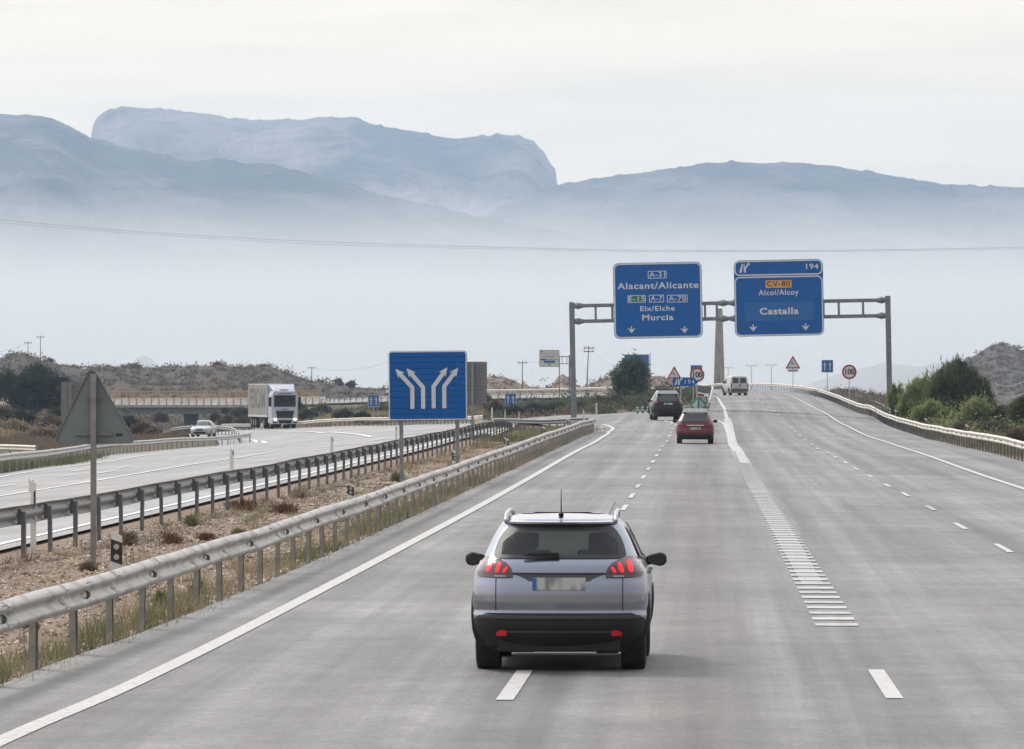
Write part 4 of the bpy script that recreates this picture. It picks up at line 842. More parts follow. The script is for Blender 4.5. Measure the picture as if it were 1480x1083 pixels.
sh.rear_patch([.56, .60, .70], [-.28, -.30, -.30], [.28, .30, .30], off=.014, rear=False).obj('grille', M['plastic'], root)
for sx in (-1, 1):
    l_, r_ = ([.42, .44, .56], [.76, .78, .76]) if sx > 0 else ([-.76, -.78, -.76], [-.42, -.44, -.56])
    sh.rear_patch([.60, .66, .74], l_, r_, off=.014, nx=7, rear=False).obj('headlamp', M['reflector'], root)
    sh.side_patch([1.2, 1.4, 2.6, 3.0], [.98]*4, [1.15, 1.32, 1.34, 1.02], sx, off=.008).obj('side_window', M['darkglass'], root)
    m = MB(); m.box((.86 if sx > 0 else -1.0, 2.75, .93), (1.0 if sx > 0 else -.86, 2.88, 1.06)); m.obj('mirror', M['whitecar'], root, bevel=.02)
    for yy in (.85, 3.5): wheel(root, sx*.76, yy, .31, .2, sx)
arches(root, sh, (.85, 3.5), .31, M['whitecar'])
m = MB(); m.box((-.68, .25, .2), (.68, 4.0, .26)); m.obj('underbody', M['interior'], root)
y = 4.40; m = MB(); m.box((-.26, y, .47), (.26, y+.05, .57)); m.obj('number_plate', M['plate'], root)

# text built from the built-in font, turned into mesh
def text_mesh(s, size, extrude=.004, space=1.0, bold=0., align='CENTER'):
    c = bpy.data.curves.new('lettering', 'FONT'); c.body = s; c.size = size; c.extrude = extrude; c.align_x = align; c.align_y = 'CENTER'; c.space_character = space; c.offset = bold
    o = bpy.data.objects.new('tmp', c); COL.objects.link(o); dg = bpy.context.evaluated_depsgraph_get(); me = bpy.data.meshes.new_from_object(o.evaluated_get(dg))
    bpy.data.objects.remove(o); me.name = 'lettering'; me.materials.clear(); return me
def text(s, size, x, y, z, material, parent, space=1.1, bold=0., rz=0., sx=1., align='CENTER', name='lettering', sz=1.):
    o = link(name, text_mesh(s, size, .004, space, bold, align), M[material], parent, (x, y, z), (math.pi/2, 0, rz)); o.scale = (sx, sz, 1); return o

# ------------------------------------------------------------------ lorry
def lorry():
    p = G(412, 620.5, 300, 700); root = empty('lorry', (p.x, p.y, p.z+.04), 'white articulated lorry with lit headlamps and a pale curtain-sided trailer', 'lorry')
    root.rotation_euler = (0, 0, math.radians(14.0)); root.scale = (.94, .94, .97)   # front faces the camera (-y), trailer stretches behind to the left
    m = MB(); m.prism([(-1.22, 0), (1.22, 0), (1.22, 0)][:0] or [(-1.22, .95), (1.22, .95), (1.22, 2.75), (1.16, 3.1), (1.02, 3.38), (-1.02, 3.38), (-1.16, 3.1), (-1.22, 2.75)], .12, 2.2)
    cab = m.obj('cab', M['truckwhite'], root, bevel=.05)
    m = MB(); m.prism([(-1.22, .42), (1.22, .42), (1.23, .95), (-1.23, .95)], .0, 1.0); m.obj('bumper', M['truckwhite'], root, bevel=.05)
    m = MB(); m.prism([(-1.02, 1.98), (1.02, 1.98), (1.0, 2.93), (-1.0, 2.93)], .085, .15); m.obj('windscreen', M['darkglass'], root, bevel=.02)
    m = MB(); m.box((-1.04, .02, 2.93), (1.04, .25, 3.0)); m.obj('sun_visor', M['plastic'], root, bevel=.01)
    m = MB(); m.prism([(-.72, .98), (.72, .98), (.86, 1.62), (-.86, 1.62)], .06, .14); gr = m.obj('grille', M['plastic'], root, bevel=.01)
    for z in (1.12, 1.26, 1.40, 1.54):
        m = MB(); m.box((-.74, .045, z-.012), (.74, .062, z+.012)); m.obj('grille_bar', M['plastic_grey'], gr)
    m = MB(); m.prism([(-.55, .48), (.55, .48), (.66, .78), (-.66, .78)], -.02, .05); m.obj('lower_intake', M['plastic'], root, bevel=.01)
    m = MB(); m.box((-.26, -.04, .38), (.26, -.02, .5)); m.obj('number_plate', M['plate'], root)
    for sx in (-1, 1):
        m = MB(); m.prism([(sx*.78, .72), (sx*1.16, .72), (sx*1.2, .98), (sx*.84, .90)], -.015, .05); m.obj('headlamp', M['whiteplastic'], root, bevel=.01)
        m = MB(); m.cyl((sx*.93, -.03, .84), (sx*.93, .0, .84), .10, n=14); m.obj('headlamp_bulb', M['headlit'], root)
        m = MB(); m.prism([(sx*.78, .50), (sx*1.1, .50), (sx*1.1, .62), (sx*.78, .62)], -.015, .05); m.obj('fog_lamp', M['plastic_grey'], root)
        x0, x1 = (1.28, 1.52) if sx > 0 else (-1.52, -1.28)
        m = MB(); m.box((x0, .12, 2.0), (x1, .26, 2.85)); m.box((x0 if sx < 0 else 1.2, .2, 2.78), (x1 if sx > 0 else -1.2, .24, 2.84)); m.obj('mirror', M['plastic'], root, bevel=.03)
        m = MB(); m.box((sx*1.225-.01, .35, 2.0), (sx*1.225+.01, 1.1, 2.8)); m.obj('side_window', M['darkglass'], root)
        m = MB(); m.box((sx*1.2-.03, .5, .5), (sx*1.2+.03, 2.2, .95)); m.obj('side_step', M['truckwhite'], root, bevel=.01)
        wheel(root, sx*1.02, 1.35, .5, .34, sx)
        wheel(root, sx*.95, 4.6, .5, .6, sx)
        for yy in (9.6, 10.9, 12.2): wheel(root, sx*1.0, yy, .5, .4, sx)
    # roof deflector
    m = MB(); m.add([(-.98, .45, 3.38), (.98, .45, 3.38), (1.02, 2.2, 3.38), (-1.02, 2.2, 3.38), (-.86, .95, 3.62), (.86, .95, 3.62), (1.2, 2.2, 3.98), (-1.2, 2.2, 3.98)], [(0, 1, 5, 4), (4, 5, 6, 7), (1, 2, 6, 5), (0, 4, 7, 3), (2, 3, 7, 6)]); m.obj('roof_deflector', M['truckwhite'], root)
    m = MB(); m.box((-.38, .6, 3.42), (.38, .74, 3.52)); m.obj('deflector_vent', M['plastic'], root, bevel=.02, rot=(0, 0, 0))
    m = MB(); m.box((-.72, .075, 3.08), (.72, .118, 3.27)); sb = m.obj('name_board', M['truckwhite'], root)
    for i in range(9):
        m = MB(); x = -.62+i*.145; m.box((x, .06, 3.12), (x+.09, .074, 3.2+.03*(i % 3))); m.obj('print', M['truckblue'], sb)
    m = MB(); m.box((-.3, .095, 1.72), (.3, .118, 1.80)); m.obj('badge', M['plateblue'], root)
    m = MB(); m.box((-1.0, 1.0, .55), (1.0, 13.2, .95)); m.obj('chassis', M['interior'], root)
    # trailer
    m = MB(); m.box((-1.27, 2.5, 1.15), (1.27, 13.4, 4.0)); tr = m.obj('trailer', M['tarp'], root, bevel=.03)
    m = MB(); m.box((-1.28, 2.46, 3.94), (1.28, 13.42, 4.03)); m.obj('roof_edge', M['galv_warm'], tr, bevel=.01)
    m = MB(); m.box((-1.285, 2.46, 1.02), (1.285, 13.42, 1.2)); m.obj('side_rail', M['galv_warm'], tr, bevel=.01)
    for k in range(24):
        m = MB(); y = 2.9+k*.44; m.box((-1.295, y, 1.2), (-1.27, y+.035, 3.94)); m.obj('curtain_strap', M['tarp'], tr)
    t = text('FERCAM', 2.45, -1.285, 8.0, 2.6, 'tarpletter', tr, space=1.0, bold=.05, rz=-math.pi/2, sx=.98); t.name = 'lettering'
    m = MB(); m.box((-1.2, 2.4, 1.3), (1.2, 2.5, 3.9)); m.obj('headboard', M['truckwhite'], tr)
    return root
lorry()
# ------------------------------------------------------------------ gantry
def rrect(w, h, r, n=5, cx=0, cz=0):
    pts = []
    for (sx, sz, a0) in ((1, 1, 0), (-1, 1, 90), (-1, -1, 180), (1, -1, 270)):
        for i in range(n+1):
            a = math.radians(a0+90*i/n); pts.append((cx+sx*(w/2-r)+r*math.cos(a), cz+sz*(h/2-r)+r*math.sin(a)))
    return pts
def ring(mb, outer, inner, y0, y1):
    n = len(outer); vs = [(x, y0, z) for x, z in outer]+[(x, y0, z) for x, z in inner]+[(x, y1, z) for x, z in outer]+[(x, y1, z) for x, z in inner]
    fs = []
    for i in range(n):
        j = (i+1) % n; fs += [(i, j, n+j, n+i), (i, 2*n+i, 2*n+j, j), (n+i, n+j, 3*n+j, 3*n+i)]
    mb.add(vs, fs); return mb
def frame(parent, w, h, r, t, y, cx=0, cz=0, material='letter', name='border', ins=0.0):
    m = MB(); ring(m, rrect(w-2*ins, h-2*ins, r, 5, cx, cz), rrect(w-2*ins-2*t, h-2*ins-2*t, max(r-t, .01), 5, cx, cz), y-.006, y); return m.obj(name, M[material], parent, fix=False)
def arrow_pts(path, w, hw, hl):
    """bent stripe with an arrow head at the end; path in (x,z)"""
    p = [Vector((a, b, 0)) for a, b in path]; Lf, Rf = [], []
    for i, q in enumerate(p):
        d1 = (p[i]-p[i-1]).normalized() if i else (p[1]-p[0]).normalized(); d2 = (p[i+1]-p[i]).normalized() if i < len(p)-1 else d1
        t = (d1+d2).normalized(); nn = Vector((-t.y, t.x, 0)); k = w/2/max(.4, t.dot(d1)); Lf.append(q+nn*k); Rf.append(q-nn*k)
    t = (p[-1]-p[-2]).normalized(); nn = Vector((-t.y, t.x, 0)); e = p[-1]
    head = [e-nn*hw/2-t*hl*.22, e+t*hl, e+nn*hw/2-t*hl*.22]
    pts = Rf+head+Lf[::-1]; return [(v.x, v.y) for v in pts]
def arrow(parent, path, w, hw, hl, y, material='letter', name='arrow'):
    return MB().prism(arrow_pts(path, w, hw, hl), y-.006, y).obj(name, M[material], parent)

base = P(1055, 607, 394); GS = 8000/394.0; TILT = math.radians(1.05)
gan = empty('sign_gantry', tuple(base), 'steel portal gantry spanning our road, carrying the two big blue signs', 'gantry', rot=(0, -TILT, 0))
def gl_(px, py):
    a, b = (px-1055)/GS, (607-py)/GS; return a*math.cos(TILT)+b*math.sin(TILT), -a*math.sin(TILT)+b*math.cos(TILT)
for (x0, zt, zb, nm) in ((gl_(826.5, 439)[0], gl_(826, 437)[1], -.35, 'L'), (gl_(1282.5, 430)[0], gl_(1282, 428)[1], -.45, 'R')):
    m = MB(); m.box((x0-.19, -.19, zb), (x0+.19, .19, zt)); m.obj('column', M['gantry'], gan, bevel=.02)
    m = MB(); m.box((x0-.35, -.3, zb), (x0+.35, .3, zb+.25)); m.obj('footing', M['concrete'], gan)
xL, xR = gl_(826.5, 439)[0], gl_(1282.5, 430)[0]; z1, z2 = gl_(1040, 438.5)[1], gl_(1040, 461)[1]
for z in (z1, z2):
    m = MB(); m.box((xL, -.13, z-.13), (xR, .13, z+.13)); m.obj('beam', M['gantry'], gan, bevel=.02)
    for x in (xL+.45, xR-.45, gl_(1055, 438)[0]-.5, gl_(1055, 438)[0]+.3): m = MB(); m.cyl((x-.4, 0, z), (x-.05, 0, z), .14, .23, n=10).cyl((x-.05, 0, z), (x+.05, 0, z), .25, n=10).cyl((x+.05, 0, z), (x+.4, 0, z), .23, .14, n=10); m.obj('flange_joint', M['gantry'], gan)
for px in (861, 885, 1019, 1036, 1190, 1212, 1247, 1100, 950):
    x = gl_(px, 450)[0]; m = MB(); m.box((x-.08, -.08, z2), (x+.08, .08, z1)); m.obj('strut', M['gantry'], gan)

def planks(parent, w, h, n, material, y0=0, y1=.05, cx=0, z0=0, gap=.006, name='panel_plank'):
    ph = h/n; me = MB().box((-w/2, y0, gap/2), (w/2, y1, ph-gap/2)).mesh('panel_plank'); me.materials.append(M[material])
    for i in range(n): link(name, me, None, parent, (cx, 0, z0+i*ph))
def board(px, py, w, h, label, cat='road sign'):
    x, z = gl_(px, py); v = Vector((x, -.42, z)); v = Matrix.Rotation(-TILT, 3, 'Y') @ v
    r = empty('direction_sign', tuple(base+v), label, cat, 'big blue signs on the gantry', rot=(0, -TILT, 0))
    m = MB(); m.prism(rrect(w, h, .42), .03, .10); m.obj('backing', M['signback'], r)
    m = MB(); m.prism(rrect(w, h, .42), .0, .03); m.obj('sign_face', M['blue'], r)
    for z_ in (-.3, .8): 
        for x_ in (-w/3, w/3): m = MB(); m.box((x_-.1, .1, z_-.15), (x_+.1, .3, z_+.15)); m.obj('bracket', M['gantry'], r)
    return r
W1, H1 = 128.0/GS, 109.5/GS
s1 = board(951, 434.5, W1, H1, 'blue direction sign with A-31, Alacant/Alicante, Elx/Elche and Murcia')
frame(s1, W1, H1, .42, .11, -.004, ins=.03)
u = 1/GS
def at1(px, py, c=(951, 434.5)):
    a, b = (px-c[0])/GS, (c[1]-py)/GS; return a*math.cos(TILT)+b*math.sin(TILT), -a*math.sin(TILT)+b*math.cos(TILT)
def tx(par, s, px, py, hpx, wpx, c, material='letter', bold=.012):
    """lettering with capitals hpx high and wpx wide, in photo pixels"""
    x, z = at1(px, py, c); me = text_mesh(s, 1.0, .004, 1.12, bold, 'CENTER')
    xs_ = [v.co.x for v in me.vertices]; ys_ = [v.co.y for v in me.vertices]; w = max(xs_)-min(xs_)
    o = link('lettering', me, M[material], par, (x-(max(xs_)+min(xs_))/2*wpx*u/w, -.012, z), (math.pi/2, 0, 0)); o.scale = (wpx*u/w, hpx*u/.70, 1); return o
def box_tag(par, px, py, wpx, hpx, c, fill=None, border='letter'):
    x, z = at1(px, py, c)
    if fill: MB().prism(rrect(wpx*u, hpx*u, .03, 2, x, z), -.008, -.002).obj('route_plate', M[fill], par)
    if border: frame(par, wpx*u, hpx*u, .04, .05, -.007, x, z, border, 'route_frame')
C1 = (951, 434.5)
box_tag(s1, 950, 397.5, 27, 11, C1); tx(s1, 'A-31', 950, 397.5, 7, 23, C1)
tx(s1, 'Alacant/Alicante', 951, 413.5, 9, 117, C1, bold=.02)
box_tag(s1, 920.5, 432.5, 26, 11, C1, 'green'); tx(s1, 'E-15', 920.5, 432.5, 7, 23, C1)
box_tag(s1, 949, 432, 21.5, 11, C1); tx(s1, 'A-7', 949, 432, 7, 17, C1)
box_tag(s1, 979, 432, 29.5, 11, C1); tx(s1, 'A-70', 979, 432, 7, 25, C1)
tx(s1, 'Elx/Elche', 950.5, 446.5, 7, 50, C1, bold=.02); tx(s1, 'Murcia', 951, 459.5, 8, 45, C1, bold=.025)
for px in (913, 989.5):
    x, z = at1(px, 477, C1); q = u
    MB().prism([(x-.9*q, z+5.2*q), (x-.9*q, z+.6*q), (x-6*q, z+2.6*q), (x, z-5*q), (x+6*q, z+2.6*q), (x+.9*q, z+.6*q), (x+.9*q, z+5.2*q)], -.012, -.004).obj('arrow', M['letter'], s1)
W2, H2 = 128.5/GS, 110/GS; C2 = (1125.5, 431)
s2 = board(1125.5, 431, W2, H2, 'blue direction sign with exit 194, CV-80, Alcoi/Alcoy and Castalla')
zt = H2/2; h1 = 23.0*u
frame(s2, W2, h1, .36, .10, -.004, ins=.03, cz=zt-h1/2); frame(s2, W2, H2-h1, .40, .10, -.004, ins=.03, cz=-h1/2)
tx(s2, '194', 1173.5, 386, 7.5, 18, C2, bold=.02)
x, z = at1(1075, 388.5, C2)
MB().prism([(x-7*u, z-6*u), (x-3*u, z-6*u), (x-1*u, z+6.5*u), (x-3*u, z+6.5*u)], -.012, -.004).obj('exit_symbol', M['letter'], s2)
MB().prism([(x-.2*u, z-6*u), (x+3.2*u, z-6*u), (x+3*u, z-1*u), (x+7*u, z+5*u), (x+8.6*u, z+3.6*u), (x+8.4*u, z+8*u), (x+4*u, z+7.6*u), (x+5.3*u, z+6.3*u), (x+1.4*u, z+1.5*u), (x+1.2*u, z+6.5*u), (x-.2*u, z+6.5*u)], -.012, -.004).obj('exit_symbol', M['letter'], s2)
box_tag(s2, 1125, 411, 37.5, 11, C2, 'orange', None); tx(s2, 'CV-80', 1125, 411, 7.5, 33, C2, 'black')
tx(s2, 'Alcoi/Alcoy', 1125, 423.5, 7.5, 58, C2, bold=.02)
x, z = at1(1126, 450.5, C2); MB().prism(rrect(100*u, 27*u, .02, 2, x, z), -.006, -.001).obj('overlay_panel', M['blue_patch'], s2)
tx(s2, 'Castalla', 1126, 450.5, 9, 56, C2, bold=.035)
for px, py in ((1088.5, 474.5), (1164, 473)):
    x, z = at1(px, py, C2); q = u
    MB().prism([(x-.9*q, z+5.2*q), (x-.9*q, z+.6*q), (x-6*q, z+2.6*q), (x, z-5*q), (x+6*q, z+2.6*q), (x+.9*q, z+.6*q), (x+.9*q, z+5.2*q)], -.012, -.004).obj('arrow', M['letter'], s2)

# ------------------------------------------------------------------ four-arrow lane sign
d = 152.; s = 8000/d; p = P(619.5, 557.5, d); gr = gz(p.x, d)
r = empty('lane_sign', (p.x, p.y, gr), 'large blue square sign with four white arrows parting in pairs, in the median', 'road sign', rot=(0, math.radians(-.5), math.radians(-3)))
w, h = 113.5/s, 99.5/s; zc = p.z-gr; hb = MB(); hb.prism(rrect(w, h, .09, 5, 0, zc), .045, .07); hb.obj('backing', M['signback'], r)
n = 12; ph = h/n
for i in range(n):
    z0, z1 = zc-h/2+i*ph, zc-h/2+(i+1)*ph; cut = .035 if i in (0, n-1) else 0
    a, b = (z0+.005, z1-.005)
    pts = [(-w/2+(cut if i == 0 else 0), a), (w/2-(cut if i == 0 else 0), a), (w/2-(cut if i == n-1 else 0), b), (-w/2+(cut if i == n-1 else 0), b)]
    MB().prism(pts, .0, .046).obj('panel_plank', M['blue'], r, bevel=.004, seg=1)
frame(r, w, h, .09, .028, -.002, 0, zc, 'letter'); frame(r, w+.02, h+.02, .1, .02, .05, 0, zc, 'galv', 'rim')
def q4(px, py): return ((px-619.5)/s, zc+(557.5-py)/s)
for pts in ([(597, 591), (597, 560), (580, 541)], [(612.7, 591), (612.7, 560), (596, 540.5)], [(628, 590.5), (628, 559), (642, 540)], [(643.5, 590.5), (643.5, 559), (657.5, 540.5)]):
    arrow(r, [q4(*t) for t in pts], 6.0/s, 12.5/s, 11/s, -.006)
for px, gy in ((579.8, 700), (661.5, 676)):
    x = (px-619.5)/s; m = MB(); m.box((x-.05, .08, -.5), (x+.05, .17, zc+h*.42)); m.obj('post', M['galv_dull'], r)
for i in (2, 6, 10): m = MB(); z = zc-h/2+i*ph; m.box((-w*.46, .07, z-.02), (w*.46, .09, z+.02)); m.obj('rail', M['galv_dull'], r)

# triangular sign seen from behind
d = 89.; s = 8000/d; p = P(136, 597, d); gr = gz(p.x, d); zc = p.z
r = empty('warning_sign', (p.x, d, gr), 'big triangular road sign seen from its plain grey back, in the median', 'road sign')
def t3(px, py): return ((px-136)/s, CAMH-(py-HORIZON)/s-gr)
def rtri(pts, rad, n=5):
    o_ = []; k = len(pts)
    for i in range(k):
        a, b, c = [Vector((*pts[(i+j) % k], 0)) for j in (-1, 0, 1)]; u1, u2 = (a-b).normalized(), (c-b).normalized(); ang = u1.angle(u2)/2; L_ = rad/math.tan(ang); ce = b+(u1+u2).normalized()*(rad/math.sin(ang))
        s_, e_ = b+u1*L_, b+u2*L_; a0 = math.atan2(s_.y-ce.y, s_.x-ce.x); a1 = math.atan2(e_.y-ce.y, e_.x-ce.x); da = (a1-a0+math.pi) % (2*math.pi)-math.pi
        o_ += [(ce.x+rad*math.cos(a0+da*j/n), ce.y+rad*math.sin(a0+da*j/n)) for j in range(n+1)]
    return o_
tp = rtri([t3(75, 643.5), t3(199, 641.5), t3(132, 527)], .075)
MB().prism(tp, -.004, .018).obj('sign_plate', M['signback'], r, bevel=0)
cx_ = sum(a for a, b in tp)/len(tp); cz_ = sum(b for a, b in tp)/len(tp)
m = MB(); ring(m, tp, [(cx_+(a-cx_)*.965, cz_+(b-cz_)*.965) for a, b in tp], -.03, .018); m.obj('rim', M['signback'], r, fix=False)
for py in (575, 628): a, z = t3(136, py); m = MB(); m.box((-.30 if py > 600 else -.14, -.045, z-.02), (.30 if py > 600 else .14, -.004, z+.02)); m.obj('stiffener', M['signback'], r)
m = MB(); m.box((-.045, -.13, -.4), (.045, -.045, t3(0, 541)[1])); m.obj('post', M['galv_dull'], r, bevel=.006)
a, z = t3(172.5, 629); m = MB(); m.box((a-.055, -.007, z-.022), (a+.055, -.0045, z+.022)); m.obj('stamp', M['black'], r)

# ribbed sign backs
def ribbed(px0, px1, py0, py1, d, n, label, z_ground, legs, tilt=0):
    s = 8000/d; p = P((px0+px1)/2, py1, d); w, h = (px1-px0)/s, (py1-py0)/s
    r = empty('ribbed_sign', (p.x, d, p.z), label, 'road sign')
    ph = h/n; me = MB().prism([(-w/2, .012), (w/2, .012), (w/2, ph-.012), (-w/2, ph-.012)], 0, .04).mesh('panel_plank'); me.materials.append(M['signback_dark'])
    for i in range(n): link('panel_plank', me, None, r, (0, 0, i*ph))
    m = MB(); m.box((-w/2+.02, .02, 0), (w/2-.02, .05, h)); m.obj('front_sheet', M['blue_far'], r)
    for x in legs:
        x = (x-(px0+px1)/2)/s; m = MB(); m.box((x-.06, -.12, z_ground-p.z), (x+.06, 0, h-.05)); m.obj('post', M['galv_dull'], r)
    return r
ribbed(88, 148, 552, 611, 330., 10, 'ribbed grey back of a sign behind the triangular sign', -2.4, (102,))
ribbed(672, 704, 523, 584, 262., 12, 'ribbed dark grey back of a sign peeking out behind the four-arrow sign', -.3, (683,))

# ------------------------------------------------------------------ small signs
def post(root, h, r=.035, z0=-.3, material='galv'):
    m = MB(); m.cyl((0, .05, z0), (0, .05, h), r, n=8); return m.obj('post', M[material], root)
DEER = [(-.30, .30), (-.20, .22), (-.06, .16), (.04, .02), (.16, -.02), (.30, -.16), (.27, -.20), (.13, -.10), (.02, -.09), (-.10, -.02), (-.24, -.14), (-.28, -.12), (-.16, .04), (-.18, .12), (-.24, .16), (-.34, .26)]
def deer_sign(px, pyt, pyb, wpx, d, zg, label, plate=True):
    s = 8000/d; p = P(px, pyb, d); g = gz(p.x, d) if zg is None else zg; r = empty('warning_sign', (p.x, d, g), label, 'road sign', 'deer warning triangles')
    z0 = p.z-g; h = (pyb-pyt)/s; w = wpx/s; post(r, z0+h*.6)
    tp = rtri([(-w/2, z0), (w/2, z0), (0, z0+h)], .04, 3); MB().prism(tp, 0, .02).obj('red_border', M['red'], r)
    cx, cz_ = 0, z0+h/3; ti = [(a*.70, cz_+(b-cz_)*.70) for a, b in tp]; MB().prism(ti, -.008, -.001).obj('white_field', M['white'], r)
    k = w*.42; MB().prism([(a*k, cz_+.02+b*k) for a, b in DEER], -.014, -.009).obj('deer', M['black'], r)
    m = MB(); m.prism([(-.10*k, cz_+.25*k), (-.02*k, cz_+.45*k), (-.06*k, cz_+.45*k), (-.2*k, cz_+.3*k)], -.014, -.009); m.obj('deer', M['black'], r)
    if plate:
        MB().box((-w*.36, .0, z0-4.6/s), (w*.36, .015, z0-.8/s)).obj('plate', M['white'], r)
        for i in range(5): x = -w*.29+i*w*.125; MB().box((x, -.006, z0-3.6/s), (x+w*.085, -.001, z0-1.8/s)).obj('print', M['black'], r)
    return r
def speed_sign(px, py, rpx, d, label, zg=None):
    s = 8000/d; p = P(px, py, d); g = gz(p.x, d) if zg is None else zg; r = empty('speed_sign', (p.x, d, g), label, 'road sign', 'speed limit signs')
    z = p.z-g; R_ = rpx/s; post(r, z+R_*.6)
    m = MB(); m.cyl((0, 0, z), (0, .02, z), R_, n=32); m.obj('red_border', M['red'], r)
    m = MB(); m.cyl((0, -.008, z), (0, -.001, z), R_*.77, n=32); m.obj('white_field', M['white'], r)
    me = text_mesh('100', 1., .003, 1.0, .03); w = max(v.co.x for v in me.vertices)-min(v.co.x for v in me.vertices)
    o = link('lettering', me, M['black'], r, (0, -.014, z), (math.pi/2, 0, 0)); o.scale = (R_*1.25/w, R_*.72/.70, 1); return r
def two_arrows(px, py, wpx, d, label, zg=None, hpx=None):
    s = 8000/d; hpx = hpx or wpx*1.08; p = P(px, py, d); g = gz(p.x, d) if zg is None else zg; r = empty('lane_sign', (p.x, d, g), label, 'road sign', 'small blue signs with two arrows')
    z = p.z-g; w, h = wpx/s, hpx/s; post(r, z+h*.3); MB().prism(rrect(w, h, .03, 3, 0, z), 0, .02).obj('sign_face', M['blue_far'], r)
    frame(r, w, h, .03, w*.035, -.001, 0, z, 'letter')
    for sx in (-.22, .22): arrow(r, [(sx*w, z-h*.33), (sx*w, z+h*.1)], w*.075, w*.24, h*.24, -.004)
    return r
deer_sign(974.5, 529, 547.5, 21, 430., None, 'deer warning triangle above the blue exit arrow sign, beyond the tree')
speed_sign(1007.5, 542, 10.6, 425., 'round 100 speed limit sign behind the blue 194 exit arrow')
two_arrows(1006.5, 537, 17, 440., 'blue two-arrow sign half hidden behind the left 100 sign')
deer_sign(1146, 514, 533, 22, 560., 1.3, 'deer warning triangle with a plate below it, at the crest of the slip road')
two_arrows(1195.8, 529.5, 17, 520., 'blue two-arrow sign between the deer triangle and the right 100 sign')
speed_sign(1227.5, 537.8, 10.6, 440., 'round 100 speed limit sign next to the right guardrail')
two_arrows(540, 579.5, 16.5, 560., 'blue two-arrow sign on the scrub bank left of the four-arrow sign')
two_arrows(738, 577.5, 16.5, 560., 'blue two-arrow sign right of the ribbed sign back')
# exit arrow sign 194
d = 395.; s = 8000/d; p = P(991, 552, d); g = gz(p.x, d); r = empty('exit_sign', (p.x, d, g), 'blue arrow-shaped exit sign reading 194 at the fork', 'road sign'); z = p.z-g
a, h = 18.5/s, 6.3/s; MB().prism([(-a, z-h), (a*.62, z-h), (a, z), (a*.62, z+h), (-a, z+h)], 0, .03).obj('sign_face', M['blue'], r)
me = text_mesh('194', 1., .003, 1.25, .0); w = max(v.co.x for v in me.vertices)-min(v.co.x for v in me.vertices); o = link('lettering', me, M['letter'], r, (5/s, -.012, z-.2/s), (math.pi/2, 0, 0)); o.scale = (14/s/w, 6.6/s/.7, 1)
q = 1/s*.75; x = -11/s
MB().prism([(x-7*q, z-6*q), (x-3*q, z-6*q), (x-1*q, z+6*q), (x-3*q, z+6*q)], -.012, -.002).obj('exit_symbol', M['letter'], r)
MB().prism([(x-.2*q, z-6*q), (x+3.4*q, z-6*q), (x+3*q, z-1*q), (x+7*q, z+5*q), (x+8.6*q, z+3.6*q), (x+8.4*q, z+7.6*q), (x+4*q, z+7.4*q), (x+5.3*q, z+6*q), (x+1.4*q, z+1.5*q), (x+1.2*q, z+6*q), (x-.2*q, z+6*q)], -.012, -.002).obj('exit_symbol', M['letter'], r)
for x in (-.35, .55): m = MB(); m.box((x-.04, .03, -.3), (x+.04, .1, z)); m.obj('post', M['galv'], r)
# green gore marker
d = 391.; s = 8000/d; p = P(1009.5, 597.5, d); r = empty('gore_marker', (p.x, d, p.z), 'green wedge marker with two pale triangles at the fork', 'marker')
q = 1/s
for sx in (-1, 1):
    m = MB(); m.add([(0, -.35, -.1), (0, -.35, 24.5*q), (sx*11.5*q, .25, 15*q), (sx*11.5*q, .25, -.1)], [(0, 1, 2, 3)]); m.add([(0, -.30, -.1), (0, -.30, 24.5*q), (sx*11.5*q, .30, 15*q), (sx*11.5*q, .30, -.1)], [(3, 2, 1, 0)]); m.obj('shell_side', M['green_br'], r, fix=False)
    def sp(x, z): return (sx*x*q, -.358+.6*x/11.5, z*q)
    m = MB(); m.add([sp(1.3, 3), sp(1.3, 20.5), sp(9.5, 12)], [(0, 1, 2)]); m.obj('reflective_triangle', M['reflector'], r, fix=False)
# flexible green bollards
bol = None
for i, px in enumerate((921.5, 929, 937, 984.5, 991.5)):
    p = P(px, 597.5, 398); lb = ['leftmost green bollard with white bands left of the black car', 'second green bollard from the left, left of the black car', 'green bollard touching the black car in view on its left', 'green bollard just right of the black car', 'green bollard nearest the green wedge marker'][i]
    r = empty('bollard', (p.x, 398, gz(p.x, 398)+.05), lb, 'bollard', 'green bollards at the fork')
    m = MB(); m.cyl((0, 0, -.05), (0, 0, .62), .085, n=10); m.obj('tube', M['green_br'], r, sm=True)
    for z in (.30, .47): m = MB(); m.cyl((0, 0, z), (0, 0, z+.08), .092, n=10); m.obj('white_band', M['letter'], r, sm=True)

